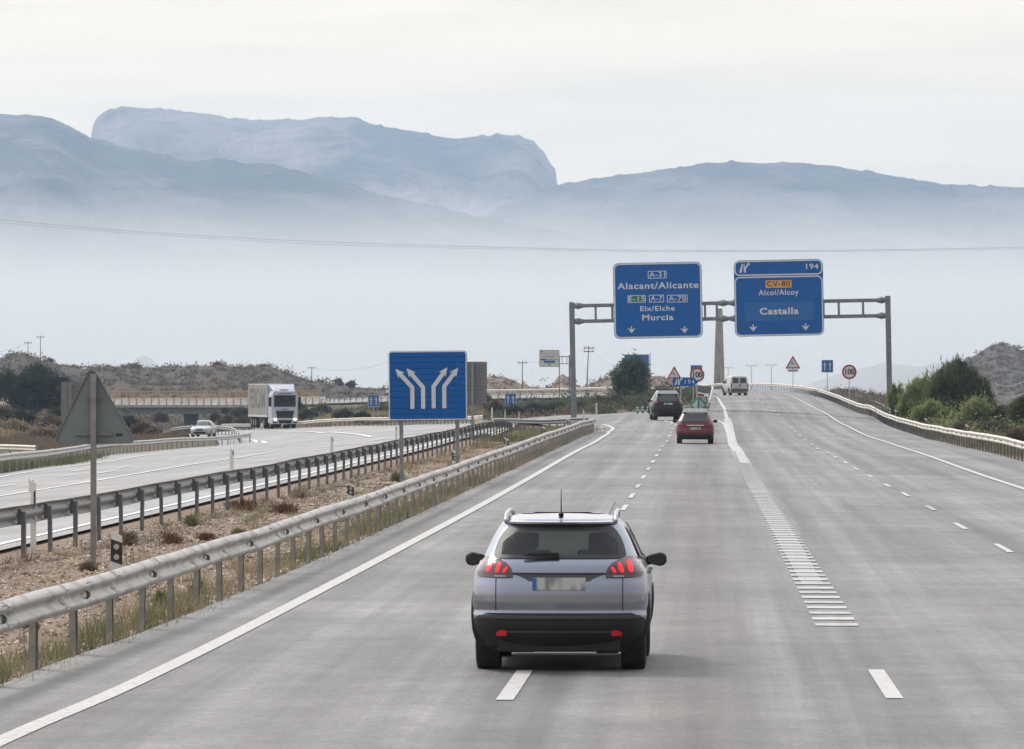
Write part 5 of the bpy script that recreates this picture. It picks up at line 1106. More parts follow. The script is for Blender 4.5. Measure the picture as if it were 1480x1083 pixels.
# ------------------------------------------------------------------ marker posts
def marker(px, pyt, pyb, d, label, wpx=None, z0=None, side=1, thin=False):
    s = 8000/d; p = P(px, (pyt+pyb)/2, d); g = gz(p.x, d); zt = P(px, pyt, d).z-g; r = empty('delineator', (p.x, d, g), label, 'marker post', 'black and white marker posts'); w = (wpx or .15*s)/s
    zb = P(px, pyb, d).z-g; sl = w*.45*side
    m = MB(); m.prism([(-w/2, zb-.02), (w/2, zb-.02+0*sl), (w/2, zt-sl), (-w/2, zt)], -.02, .02); m.obj('white_panel', M['whiteplastic'], r)
    h = zt-zb; a, b = zb+h*.22, zb+h*.80
    m = MB(); m.prism([(-w/2-.002, a), (w/2+.002, a-sl*.8), (w/2+.002, b-sl*.8), (-w/2-.002, b)], -.024, .024); m.obj('black_band', M['black'], r)
    for z in (a+h*.13, a+h*.40): m = MB(); m.cyl((0, -.032, z-sl*.2), (0, -.023, z-sl*.2), w*.26, n=12); m.obj('reflector', M['reflector'], r)
    m = MB(); m.box((-.03, -.015, -.25), (.03, .015, zb)); m.obj('stake', M['whiteplastic'] if thin else M['galv_dull'], r)
marker(168.5, 768, 823, 74., 'black and white marker post nearest the camera, behind the near guardrail', 16)
marker(507, 697, 719, 126., 'marker post with two round reflectors midway along the median', 9)
marker(657.5, 650, 669, 172., 'marker post just right of and below the four-arrow sign', 8)
marker(732, 632, 645, 232., 'small leaning marker post near the far end of the median', 7)
marker(786, 616, 629, 262., 'upright small marker post in the grass short of the gantry post', 5.5)
marker(821.5, 605, 616, 296., 'small marker post just before the left gantry post, farthest of the row', 5)
marker(1397.5, 613, 630, 270., 'black and white marker post behind the right guardrail, nearest of three', 4.5)
marker(1338, 604, 617, 310., 'middle marker post behind the right guardrail, before the pines', 4)
marker(1294.5, 592, 603, 352., 'marker post behind the right guardrail nearest the gantry post', 4)
def white_post(px, pyt, pyb, d, w, label, band=True, sit=True):
    p = P(px, pyb, d); zt = P(px, pyt, d).z; r = empty('delineator', (p.x, d, p.z), label, 'marker post', 'white marker posts')
    h = zt-p.z; m = MB(); m.prism([(-w/2, -.1), (w/2, -.1), (w/2, h-w*.5), (-w/2*.8, h)], -.03, .03); m.obj('panel', M['whiteplastic'], r, bevel=.004)
    if band: m = MB(); m.box((w/2-.035, -.032, h*.62), (w/2-.006, .032, h*.84)); m.obj('black_band', M['black'], r)
white_post(48, 694, 794, 92.5, .095, 'tall white post beside the grey-backed guardrail at far left')
white_post(335, 648, 674, 160., .12, 'white post on the edge of the opposite carriageway, first from the left')
white_post(479.5, 630, 652, 205., .12, 'white post on the edge of the opposite carriageway, middle one')
white_post(572.5, 615, 634, 250., .11, 'white post behind the left leg of the four-arrow sign')
white_post(45, 692, 706, 125., .12, 'low white post top behind the median guardrail at left')
white_post(333, 628, 642, 400., .10, 'white post in the bend of the looped guardrail, left one')
white_post(338.5, 627, 641, 402., .09, 'white post in the bend of the looped guardrail, right one')
white_post(682, 594, 611, 455., .10, 'white post just right of the four-arrow sign')
white_post(693, 600, 617, 400., .11, 'white post at the tip of the median guardrail')
white_post(483, 603, 611, 545., .09, 'white post behind the pale guardrail right of the lorry')
white_post(862, 582, 601, 432., .14, 'white post with black band where the road bends left')
white_post(730, 592, 602, 440., .08, 'white-topped post on the bank left of the gantry post'); white_post(750, 595, 603, 440., .08, 'white-topped post on the bank nearest the gantry post')
# ------------------------------------------------------------------ concrete pylon, poles, lamps, cables
d = 900.; s = 8000/d; p = P(1039.5, 556, d)
r = empty('pylon', (p.x, d, p.z), 'tall tapering concrete pylon seen between the gantry signs', 'pylon')
hb, ht, H = 8.0/s, 4.6/s, (556-446)/s; m = MB(); m.add([(-hb, -hb, 0), (hb, -hb, 0), (hb, hb, 0), (-hb, hb, 0), (-ht, -ht, H), (ht, -ht, H), (ht, ht, H), (-ht, ht, H)], [(0, 1, 5, 4), (1, 2, 6, 5), (2, 3, 7, 6), (3, 0, 4, 7), (4, 5, 6, 7)]); m.obj('shaft', M['concrete'], r, bevel=.12)
m = MB(); m.box((-hb*1.0, -hb*1.0, -3), (hb, hb, .0)); m.obj('plinth', M['concrete'], r)
for k in range(1, 8): z = H*k/8; w = hb+(ht-hb)*k/8+.01; m = MB(); m.box((-w, -w, z-.03), (w, w, z+.03)); m.obj('joint', M['concrete'], r)
m = MB(); m.box((-.2, -hb-.03, .1), (.1, -hb+.05, 1.6)); m.obj('hatch', M['galv_dull'], r)
def pole(px, pyt, pyb, d, label, arms=1, w=.075, lean=0):
    a, b = P(px, pyb, d), P(px+lean, pyt, d); r = empty('utility_pole', tuple(a), label, 'utility pole', 'utility poles along the skyline'); v = b-a
    m = MB(); m.cyl((0, 0, -4), (0, 0, 0), w*1.15, w*1.1, n=8); m.cyl((0, 0, 0), tuple(v), w*1.1, w*.7, n=8); m.obj('shaft', M['wood'], r)
    for k in range(arms):
        z = v.z*(.93-.1*k); m = MB(); m.box((v.x-.75, -.08, z-.06), (v.x+.75, .08, z+.06)); m.obj('crossarm', M['wood'], r)
        for x in (-.6, 0, .6): m = MB(); m.cyl((v.x+x, 0, z+.06), (v.x+x, 0, z+.3), .06, .03, n=6); m.obj('insulator', M['galv_dull'], r)
    return b
pole(58.5, 485, 521, 1060., 'tall wooden pole on the hill at far left, right one of two'); pole(40.5, 494, 520, 1065., 'short wooden pole on the hill at far left, left one of two')
pa = pole(755, 522, 560, 850., 'wooden pole left of the white sign on posts'); pb = pole(848.5, 500, 549, 800., 'leaning wooden pole between the white sign and the round tree', 2, lean=2.5)
pc = pole(939.5, 510, 560, 800., 'dark pole just right of the tree and blue panel', 0); pd = pole(450.5, 531, 545, 1120., 'short pole on the hill crest right of the lorry')
def lamp_post(px, pyt, d, label):
    a = P(px, 560, d); h = P(px, pyt, d).z-a.z; r = empty('street_lamp', tuple(a), label, 'street lamp', 'street lamps beyond the crest')
    m = MB(); m.cyl((0, 0, -2), (0, 0, h), .11, .07, n=8); m.obj('mast', M['galv'], r); m = MB(); m.box((-1.1, -.06, h-.05), (1.1, .06, h+.08)); m.obj('arm', M['galv'], r)
    for x in (-1.25, 1.25): m = MB(); m.box((x-.3, -.12, h-.02), (x+.3, .12, h+.12)); m.obj('lamp_head', M['galv'], r, bevel=.03)
lamp_post(1052.5, 532, 1500., 'distant street lamp right of the concrete pylon, leftmost of three'); lamp_post(1086, 529, 1450., 'distant street lamp above the white van'); lamp_post(1115, 528, 1400., 'distant street lamp left of the crest deer sign')
def cable(p0, p1, sag, label, r_=.03, material='cable', cat='cable', group=None, n=40):
    m = MB(); pts = []
    for i in range(n+1):
        t = i/n; q = p0.lerp(p1, t); pts.append(q-Vector((0, 0, sag*4*t*(1-t))))
    for i in range(n): m.cyl(pts[i]-p0, pts[i+1]-p0, r_, n=5, cap=False)
    o = m.obj('overhead_cable', M[material], None, tuple(p0), fix=False); return prop(o, label, cat, group)
def cable_px(pts, d0, d1, label, r_, material='cable', group=None):
    c = catmull(pts, 12); n = len(c); m = MB(); q = [P(x, y, d0+(d1-d0)*i/(n-1)) for i, (x, y) in enumerate(c)]
    for i in range(n-1): m.cyl(q[i]-q[0], q[i+1]-q[0], r_, n=5, cap=False)
    o = m.obj('overhead_cable', M[material], None, tuple(q[0]), fix=False); return prop(o, label, 'cable', group)
cable_px([(-300, 288), (-80, 311), (0, 318), (200, 335), (450, 349), (740, 358), (950, 362), (1200, 362), (1480, 357.5), (1700, 352)], 700, 760, 'upper of the two thin overhead cables crossing the sky before the mountains', .021)
cable_px([(-300, 292), (-80, 315), (0, 322), (200, 338), (450, 352.5), (740, 360.5), (950, 364), (1200, 363.5), (1480, 360), (1700, 355)], 702, 762, 'lower of the two thin overhead cables crossing the sky before the mountains', .016)
cable(pb, P(930, 540, 780), 1.2, 'thin wire falling from the leaning pole towards the tree', .02)
cable(pb, pa, 1.0, 'thin wire between the two poles beside the white sign', .018); cable(pd, P(590, 512, 900), 1.5, 'thin wire rising from the pole on the hill crest', .02)
cable(P(-40, 510, 1060), P(40.5, 495, 1065), .8, 'thin wire reaching the short pole at far left', .02)
cable_px([(1500, 544), (1479, 552), (1462, 558), (1445, 557), (1438, 553.5)], 300, 300, 'upper pale hanging cable before the conical hill at right', .016, 'cable_pale')
cable_px([(1500, 558), (1481, 568), (1462, 575), (1448, 573.5), (1438, 569)], 300, 300, 'lower pale hanging cable before the conical hill at right', .016, 'cable_pale')
cable_px([(1456, 560), (1463, 569), (1470, 572.5)], 300, 300, 'short pale cable joining the two hanging cables at right', .014, 'cable_pale')
# white information sign on its own small gantry, and the blue panel behind the tree
d = 700.; s = 8000/d; p = P(794, 506, d); q = 1/s; r = empty('information_sign', (p.x, d, 0), 'white sign with red and blue lines on a small gantry, on the skyline', 'road sign')
zt = p.z; w = 29.*q; h = 24.5*q; zc = zt-h/2; MB().prism(rrect(w, h, .08, 3, 0, zc), 0, .08).obj('sign_face', M['white'], r); frame(r, w, h, .08, .05, -.002, 0, zc, 'galv_dull')
MB().box((-w*.46, -.012, zc+h*.27), (w*.46, -.004, zc+h*.29)).obj('divider', M['galv_dull'], r)
MB().box((-w*.45, -.014, zc-h*.11), (-w*.15, -.004, zc-h*.02)).obj('red_line', M['red'], r); MB().box((-w*.27, -.014, zc-h*.27), (w*.28, -.004, zc-h*.13)).obj('blue_line', M['blue_far'], r)
for i in range(6): x = -w*.10+i*w*.09; MB().box((x, -.012, zc-h*.10), (x+w*.06, -.004, zc-h*.03)).obj('print', M['galv_dull'], r)
for i in range(6): x = -w*.26+i*w*.09; MB().box((x, -.012, zc+h*.07), (x+w*.06, -.004, zc+h*.14)).obj('print', M['galv_dull'], r)
MB().prism([(-w*.42, zc+h*.36), (-w*.36, zc+h*.36), (-w*.33, zc+h*.45), (-w*.40, zc+h*.45)], -.012, -.004).obj('exit_symbol', M['black'], r)
MB().prism([(-.12, zc-h*.36), (0, zc-h*.44), (.12, zc-h*.36), (.12, zc-h*.33), (-.12, zc-h*.33)], -.012, -.004).obj('arrow', M['black'], r)
for px, w_ in ((808.5, .06), (823, .09)): x = (px-794)*q; m = MB(); m.box((x-w_, .1, -1), (x+w_, .3, P(0, 514, d).z)); m.obj('column', M['gantry'], r)
for py in (515.5, 526): z = P(0, py, d).z; m = MB(); m.box(((800-794)*q, .15, z-.05), ((823-794)*q, .25, z+.05)); m.obj('beam', M['gantry'], r)
for px in (812.5, 819): x = (px-794)*q; m = MB(); m.box((x-.03, .15, P(0, 526, d).z), (x+.03, .25, P(0, 515.5, d).z)); m.obj('strut', M['gantry'], r)
d = 640.; s = 8000/d; p = P(920.5, 512.5, d); q = 1/s; r = empty('direction_sign', (p.x, d, .5), 'blue sign panel almost hidden behind the round tree', 'road sign'); h = 32*q; zc = p.z-.5-h/2
MB().prism(rrect(35*q, h, .1, 3, 0, zc), 0, .08).obj('sign_face', M['blue_far'], r)
for x in (-.9, .9): m = MB(); m.box((x-.08, .08, -1), (x+.08, .2, zc)); m.obj('post', M['galv_dull'], r)

# ------------------------------------------------------------------ bridge
d0 = 800.; o_ = Vector(BR_N[3]); br = empty('bridge', tuple(o_), 'low concrete road bridge with yellow railings crossing behind the lorry', 'bridge')
NB = catmull([BR_N[0]]+BR_N[1:], 12); FB = catmull(BR_F, 12)
def bx_path(path, y0, y1, z0, z1, name, material, x_from=None, x_to=None):
    pts = [q for q in path if (x_from is None or q[0] <= x_from)]; m = MB(); n = len(pts); vs = []
    for q in pts:
        x, y, z = q[0]-o_.x, q[1]-o_.y, q[2]-o_.z; vs += [(x, y+y0, z+z0), (x, y+y1, z+z0), (x, y+y1, z+z1), (x, y+y0, z+z1)]
    fs = [(i*4+j, i*4+(j+1) % 4, i*4+4+(j+1) % 4, i*4+4+j) for i in range(n-1) for j in range(4)]+[(0, 1, 2, 3), (n*4-4, n*4-3, n*4-2, n*4-1)]
    m.add(vs, fs); return m.obj(name, M[material], br)
xe = XP(322, 800)
bx_path(NB, -.55, .25, -.32, .06, 'kerb_beam', 'concrete', XP(352, 800)); bx_path(NB, -.15, 12., -1.25, -.33, 'deck_beam', 'concrete_dark', xe)
bx_path(FB, -.2, .55, -.32, .06, 'kerb_beam', 'concrete', XP(352, 812))
p = P(271.5, 598, 803); m = MB(); m.box((p.x-o_.x-.72, 1.5, -9), (p.x-o_.x+.72, 10.5, -1.2)); m.obj('pier', M['concrete_dark'], br, bevel=.1)
p = P(328, 598, 800); m = MB(); m.box((p.x-o_.x-.6, -.3, -8), (p.x-o_.x+5, 12, -.33)); m.obj('abutment', M['concrete'], br)
def railing(path, label, n_posts, h, x0, x1, grp):
    xs_ = [q[0] for q in path][::-1]; ys_ = [q[1] for q in path][::-1]; zs_ = [q[2] for q in path][::-1]
    r = empty('bridge_railing', (x0, np.interp(x0, xs_, ys_), np.interp(x0, xs_, zs_)), label, 'railing', grp); o = r.location
    pm = MB().add([(-.12, -.10, 0), (.12, -.10, 0), (.12, .10, 0), (-.12, .10, 0), (-.06, -.03, h), (.06, -.03, h), (.06, .05, h), (-.06, .05, h)], [(0, 1, 5, 4), (1, 2, 6, 5), (2, 3, 7, 6), (3, 0, 4, 7), (4, 5, 6, 7)]).mesh('post'); pm.materials.append(M['yellow'])
    for i in range(n_posts):
        x = x0+(x1-x0)*i/(n_posts-1); link('post', pm, None, r, (x-o.x, np.interp(x, xs_, ys_)-o.y, np.interp(x, xs_, zs_)-o.z))
    for z, t, mt in ((h-.05, .06, 'yellow'), (h*.70, .035, 'yellow'), (h*.42, .035, 'galv')):
        m = MB(); n = 30; vs = []
        for i in range(n):
            x = x0+(x1-x0)*i/(n-1); X, Y, Z = x-o.x, np.interp(x, xs_, ys_)-o.y-.1, np.interp(x, xs_, zs_)-o.z; vs += [(X, Y-t, Z+z-t), (X, Y+t, Z+z-t), (X, Y+t, Z+z+t), (X, Y-t, Z+z+t)]
        m.add(vs, [(i*4+j, i*4+(j+1) % 4, i*4+4+(j+1) % 4, i*4+4+j) for i in range(n-1) for j in range(4)]+[(0, 1, 2, 3), (n*4-4, n*4-3, n*4-2, n*4-1)]); m.obj('rail', M[mt], r)
railing(NB, 'yellow bridge railing on the near side with strong orange posts', 50, 1.12, XP(462, 787), XP(-60, 808), 'yellow bridge railings')
railing(FB, 'yellow bridge railing on the far side, seen above the near one', 50, .98, XP(458, 806), XP(-60, 820), 'yellow bridge railings')
# ------------------------------------------------------------------ vegetation and stones
def blades(x, y, z, h, w, lean=.35):
    """one triangle per blade; arrays"""
    n = len(x); a = RNG.uniform(0, 2*np.pi, n); l = RNG.normal(0, lean, n)*h; b = RNG.uniform(0, 2*np.pi, n)
    p0 = np.stack([x-np.cos(a)*w/2, y-np.sin(a)*w/2, z], 1); p1 = np.stack([x+np.cos(a)*w/2, y+np.sin(a)*w/2, z], 1)
    p2 = np.stack([x+np.cos(b)*l, y+np.sin(b)*l, z+h*RNG.uniform(.7, 1, n)], 1)
    return np.stack([p0, p1, p2], 1).reshape(-1, 3)
def tri_obj(name, v, material, parent=None, kind='stuff', loc=(0, 0, 0)):
    me = np_mesh(name, v, np.arange(len(v)).reshape(-1, 3)); o = link(name, me, material, parent, loc)
    return prop(o, kind=kind) if kind else o
def gza(x, y): return field(x, y)-.03-y*.0002+bump_z(x, y)
def tufts(cx, cy, r, h, nb, w):
    """clumps: centre arrays, radius, height, blades per clump"""
    n = len(cx); X = np.repeat(cx, nb)+RNG.normal(0, 1, n*nb)*np.repeat(r, nb); Y = np.repeat(cy, nb)+RNG.normal(0, 1, n*nb)*np.repeat(r, nb)
    return X, Y, np.repeat(h, nb)*RNG.uniform(.4, 1.1, n*nb), np.full(n*nb, w)
def grass(name, cx, cy, r, h, nb, w, material, lean=.35, label=None):
    cx = warp(np.asarray(cx), np.asarray(cy))
    X, Y, H, Wd = tufts(np.asarray(cx), np.asarray(cy), np.asarray(r), np.asarray(h), nb, w); Wd = Wd*(1+Y/160)
    return tri_obj(name, blades(X, Y, gza(X, Y)-.02, H, Wd, lean+.15), M[material])
U = RNG.uniform
# under and behind the near guardrail
n = 620; cy = 46+(U(0, 1, n)**1.5)*255; m_ = fbm(cy*.16, cy*0, 3, 41) > -.04; grass('weeds', U(-7.25, -6.66, n)[m_], cy[m_], U(.05, .18, n)[m_], (U(0, 1, n)**1.6*.4+.10)[m_], 26, .009, 'weed', .35)
n = 820; cy = 46+(U(0, 1, n)**1.4)*255; grass('weeds', U(-7.5, -6.62, n), cy, U(.06, .2, n), U(0, 1, n)**1.5*.4+.06, 24, .008, 'straw', .45)
n = 200; cy = 46+(U(0, 1, n)**1.3)*245; m_ = fbm(cy*.07, cy*0, 3, 4) > -.05; grass('weeds', U(-8.6, -7.0, n)[m_], cy[m_], U(.12, .3, n)[m_], U(.1, .3, n)[m_], 24, .011, 'straw', .5)
# scattered in the median
n = 380; cx = U(-11.2, -7.2, n); cy = 46+(U(0, 1, n)**1.3)*270; m_ = fbm(cx*.6, cy*.12, 3, 8) > -.03
grass('weeds', cx[m_], cy[m_], U(.06, .22, n)[m_], U(.08, .28, n)[m_], 26, .010, 'weed', .6)
n = 460; cx = U(-11.2, -7.2, n); cy = 46+(U(0, 1, n)**1.2)*270; m_ = fbm(cx*.6, cy*.12, 3, 18) > -.05
grass('weeds', cx[m_], cy[m_], U(.06, .25, n)[m_], U(.06, .30, n)[m_], 26, .010, 'straw', .6)
n = 90; cx = U(-11.3, -10.9, n); cy = 60+(U(0, 1, n)**1.2)*230; grass('weeds', cx, cy, U(.05, .15, n), U(.1, .5, n), 24, .010, 'straw', .4)
n = 120; cx = U(-11.2, -9, n); cy = U(170, 300, n); grass('weeds', cx, cy, U(.1, .4, n), U(.08, .26, n), 34, .010, 'straw', .5)
n = 520; cx = U(-11.2, -6.9, n); cy = 46+(U(0, 1, n)**1.6)*120; grass('weeds', cx, cy, U(.03, .14, n), U(.04, .2, n), 20, .007, 'straw', .8)
n = 260; cx = U(-11.2, -6.9, n); cy = 46+(U(0, 1, n)**1.6)*120; grass('weeds', cx, cy, U(.05, .18, n), U(.05, .18, n), 22, .008, 'dry', .8)
# tall thin stalks
n = 60; cx = U(-10.9, -6.9, n); cy = 60+U(0, 1, n)**1.3*190; grass('weeds', cx, cy, U(.02, .05, n), U(.4, .7, n), 7, .012, 'straw', .12)
# grass beyond the median, on the verge left of the gantry, and beside the right guardrail
def region(pts_px, d0, d1, n):
    """random ground points inside a photo-space strip: list of (px,d) corners"""
    (a, b) = pts_px; d = U(d0, d1, n); t = U(0, 1, n); x0 = np.array([XP(a, q) for q in (d0, d1)]); x1 = np.array([XP(b, q) for q in (d0, d1)])
    k = (d-d0)/(d1-d0); xa = x0[0]*(1-k)+x0[1]*k; xb = x1[0]*(1-k)+x1[1]*k; return xa+(xb-xa)*t, d
for (pa_, pb_, d0, d1, n, h0, h1, mt, nb) in ((716, 850, 285, 400, 420, .2, .5, 'weed', 30), (716, 850, 285, 400, 300, .2, .5, 'straw', 26), (650, 720, 255, 300, 120, .15, .4, 'weed', 26)):
    x, y = region((pa_, pb_), d0, d1, n); k = x < np.where(y < 310, -6.6, -6.9-(y-310)*.09); grass('grass', x[k], y[k], U(.2, .5, n)[k], U(h0, h1, n)[k], nb, .016, mt, .3)
n = 900; x = 13.0+U(0, 1, n)**1.4*14; y = U(150, 420, n); grass('grass', x, y, U(.15, .5, n), U(.15, .6, n), 24, .016, 'straw', .35)
n = 700; x = 12.9+U(0, 1, n)**1.4*12; y = U(150, 420, n); grass('grass', x, y, U(.15, .4, n), U(.15, .5, n), 24, .016, 'weed', .35)
x = RNG.uniform(-33, -28.8, 260); y = 230+(-28.8-x)*14+RNG.uniform(-25, 25, 260); grass('grass', x-1.0, y, U(.2, .4, 260), U(.3, .7, 260), 30, .018, 'weed', .3)
x, y = region((0, 330), 430, 560, 900); k = ~((x > -48) & (x < -33)); grass('grass', x[k], y[k], U(.3, .9, 900)[k], U(.3, .9, 900)[k], 30, .03, 'dry', .4)
x, y = region((330, 700), 560, 720, 900); grass('grass', x, y, U(.3, .8, 900), U(.3, .8, 900), 30, .03, 'straw', .4)
# stones in the median, joined into one
n = 15000; x = U(-11.6, -6.55, n); y = 44+(U(0, 1, n)**1.7)*130; s = U(.008, .034, n)*(1+.4*(U(0, 1, n) > .96))*(1+y/170)
x = warp(x, y); z = gza(x, y)+s*.1
oc = np.array([(1, 0, 0), (0, 1, 0), (-1, 0, 0), (0, -1, 0), (0, 0, .7), (0, 0, -.7)], float); of = np.array([(0, 1, 4), (1, 2, 4), (2, 3, 4), (3, 0, 4), (1, 0, 5), (2, 1, 5), (3, 2, 5), (0, 3, 5)])
an = U(0, 6.28, n); ca, sa = np.cos(an), np.sin(an); jit = U(.6, 1.3, (n, 6, 3)); v = oc[None]*jit*s[:, None, None]
vx = v[..., 0]*ca[:, None]-v[..., 1]*sa[:, None]+x[:, None]; vy = v[..., 0]*sa[:, None]+v[..., 1]*ca[:, None]+y[:, None]; vz = v[..., 2]+z[:, None]
me = np_mesh('gravel', np.stack([vx, vy, vz], -1).reshape(-1, 3), (of[None]+np.arange(n)[:, None, None]*6).reshape(-1, 3)); prop(link('gravel', me, M['stone']), kind='stuff')

def crown_tris(blobs, n, leaf, up=0., elong=1., hollow=.55, spiky=0., seed=0):
    """leaf triangles spread through a set of ellipsoids, thicker in clumps"""
    R_ = np.random.default_rng(seed+3); B = np.array(blobs, float); vol = B[:, 3]*B[:, 4]*B[:, 5]; k = R_.choice(len(B), n, p=vol/vol.sum())
    d = R_.normal(0, 1, (n, 3)); d /= np.linalg.norm(d, axis=1)[:, None]; rr = (hollow+(1-hollow)*R_.uniform(0, 1, n))*(1+R_.normal(0, .06, n))
    # clumps: pull leaves towards random twig ends
    tw = R_.normal(0, 1, (len(B), 26, 3)); tw /= np.linalg.norm(tw, axis=2)[..., None]; t = R_.integers(0, 26, n); td = tw[k, t]
    q = R_.uniform(0, 1, n) < .62; d[q] = td[q]+R_.normal(0, .20, (q.sum(), 3)); rr[q] = rr[q]*R_.uniform(.8, 1.12+spiky, q.sum())
    c = B[k, :3]+d*rr[:, None]*B[k, 3:6]
    a = R_.normal(0, 1, (n, 3)); a[:, 2] += up*2; a += d*.6*(1 if spiky else .3); a /= np.linalg.norm(a, axis=1)[:, None]; b = R_.normal(0, 1, (n, 3)); b -= (b*a).sum(1)[:, None]*a; b /= np.linalg.norm(b, axis=1)[:, None]
    L_ = leaf*R_.uniform(.6, 1.3, n)[:, None]; return np.stack([c-b*L_*.35/elong**.5, c+b*L_*.35/elong**.5, c+a*L_*elong], 1).reshape(-1, 3)
def tree(px, py, d, blobs, n, leaf, material, label, name='tree', cat='tree', trunk=.12, group=None, zb=None, **k):
    """blobs in photo pixels: (px, py, half width, half height); base on the ground under (px)"""
    s = 8000/d; X = XP(px, d); g = gz(X, d) if zb is None else zb; r = empty(name, (X, d, g), label, cat, group)
    B = []
    for (bx, by, rx, rz) in blobs: q = P(bx, by, d); B.append((q.x-X, U(-.4, .4), q.z-g, rx/s, rx/s*.9, rz/s))
    tri_obj('crown', crown_tris(B, n, leaf, seed=int(px+py), **k), M[material], r, kind=None)
    m = MB(); top = max(b[2] for b in B)
    m.cyl((0, 0, -.4), (.05, 0, top*.5), trunk, trunk*.7, n=7)
    for b in B[:6]: m.cyl((.05*.5, 0, top*.25), (b[0], b[1], b[2]), trunk*.6, trunk*.15, n=5)
    m.obj('trunk', M['bark'], r, sm=True); return r
tree(912, 578, 560, [(912, 533, 15, 15), (900, 545, 16, 16), (922, 543, 14, 18), (912, 558, 22, 18), (893, 541, 8, 6), (918, 521, 8, 9), (905, 566, 18, 12), (928, 560, 10, 14), (890, 548, 6, 9), (925, 527, 9, 9), (904, 527, 8, 8), (886, 541, 5, 4), (932, 533, 6, 6), (897, 558, 10, 5)], 6200, .26, 'leaf_tree', 'dark round leafy tree in front of the blue panel, left of the fork', spiky=.42, elong=1.8, trunk=.16, hollow=.35)
tree(1376, 612, 360, [(1380, 556, 26, 28), (1358, 575, 24, 30), (1402, 580, 26, 34), (1384, 535, 13, 14), (1370, 548, 14, 14), (1418, 570, 14, 20), (1395, 548, 16, 18), (1376, 595, 34, 22), (1428, 592, 12, 22), (1372, 531, 5, 9), (1392, 531, 5, 9), (1360, 545, 6, 12), (1352, 553, 5, 12), (1406, 543, 6, 12), (1414, 552, 5, 11), (1426, 562, 5, 12), (1384, 524, 4, 7)], 24000, .15, 'leaf_pine', 'largest dark green pine behind the right guardrail', up=.9, elong=2.2, spiky=.12, trunk=.18)
tree(1330, 602, 372, [(1334, 572, 16, 20), (1320, 582, 16, 20), (1342, 590, 18, 20), (1310, 590, 12, 14), (1330, 560, 8, 10), (1322, 562, 4, 12), (1338, 554, 4, 12), (1312, 570, 4, 12), (1346, 560, 4, 13)], 14000, .15, 'leaf_bright', 'lighter green young pine left of the largest pine', up=1.0, elong=2.2, spiky=.18)
tree(1297, 596, 380, [(1296, 576, 9, 14), (1290, 586, 9, 12), (1306, 584, 8, 14), (1300, 592, 12, 10), (1290, 566, 3, 10), (1301, 566, 3, 11), (1284, 576, 3, 10)], 7000, .14, 'leaf_bright', 'small bright green pine nearest the gantry post', up=1.0, elong=2.2, spiky=.2)
tree(1412, 616, 330, [(1412, 596, 18, 18), (1402, 606, 16, 12), (1424, 606, 12, 14)], 9000, .13, 'leaf_bright', 'low yellowish green bush before the largest pine at its right foot', name='bush', cat='bush', up=.7, elong=2.0, spiky=.15)
tree(1345, 606, 345, [(1348, 596, 16, 14), (1330, 600, 12, 10), (1366, 602, 12, 10)], 7000, .13, 'leaf_bright', 'low green bush before the two pines behind the right guardrail', name='bush', cat='bush', up=.7, elong=2.0)
for i, (px, py, rx, rz, d, mt, lb) in enumerate([(1455, 606, 22, 20, 330, 'leaf_tree', 'dark green bush right of the largest pine'), (1478, 600, 20, 26, 320, 'weed', 'leafy green bush at the right edge of the picture'), (1440, 622, 20, 12, 300, 'leaf_olive', 'dull green bush low down near the right edge'), (1474, 632, 16, 12, 270, 'dry', 'dry brown bush behind the guardrail at the right edge'), (1398, 618, 16, 7, 320, 'dry', 'dry brush between the pines and the right guardrail')]):
    tree(px, py+rz, d, [(px-rx*.4, py, rx*.7, rz*.8), (px+rx*.4, py+2, rx*.7, rz*.8), (px, py-rz*.3, rx*.5, rz*.7)], 5000, .13, mt, lb, name='bush', cat='bush', up=.4, trunk=.04, elong=1.6)
tree(50, 592, 640, [(20, 560, 26, 26), (55, 552, 30, 28), (85, 562, 22, 24), (40, 575, 36, 18), (78, 578, 26, 14), (5, 548, 18, 18), (50, 540, 20, 14), (-20, 560, 24, 26)], 24000, .24, 'leaf_dark', 'broad dark evergreen tree at the far left', trunk=.3, hollow=.4)
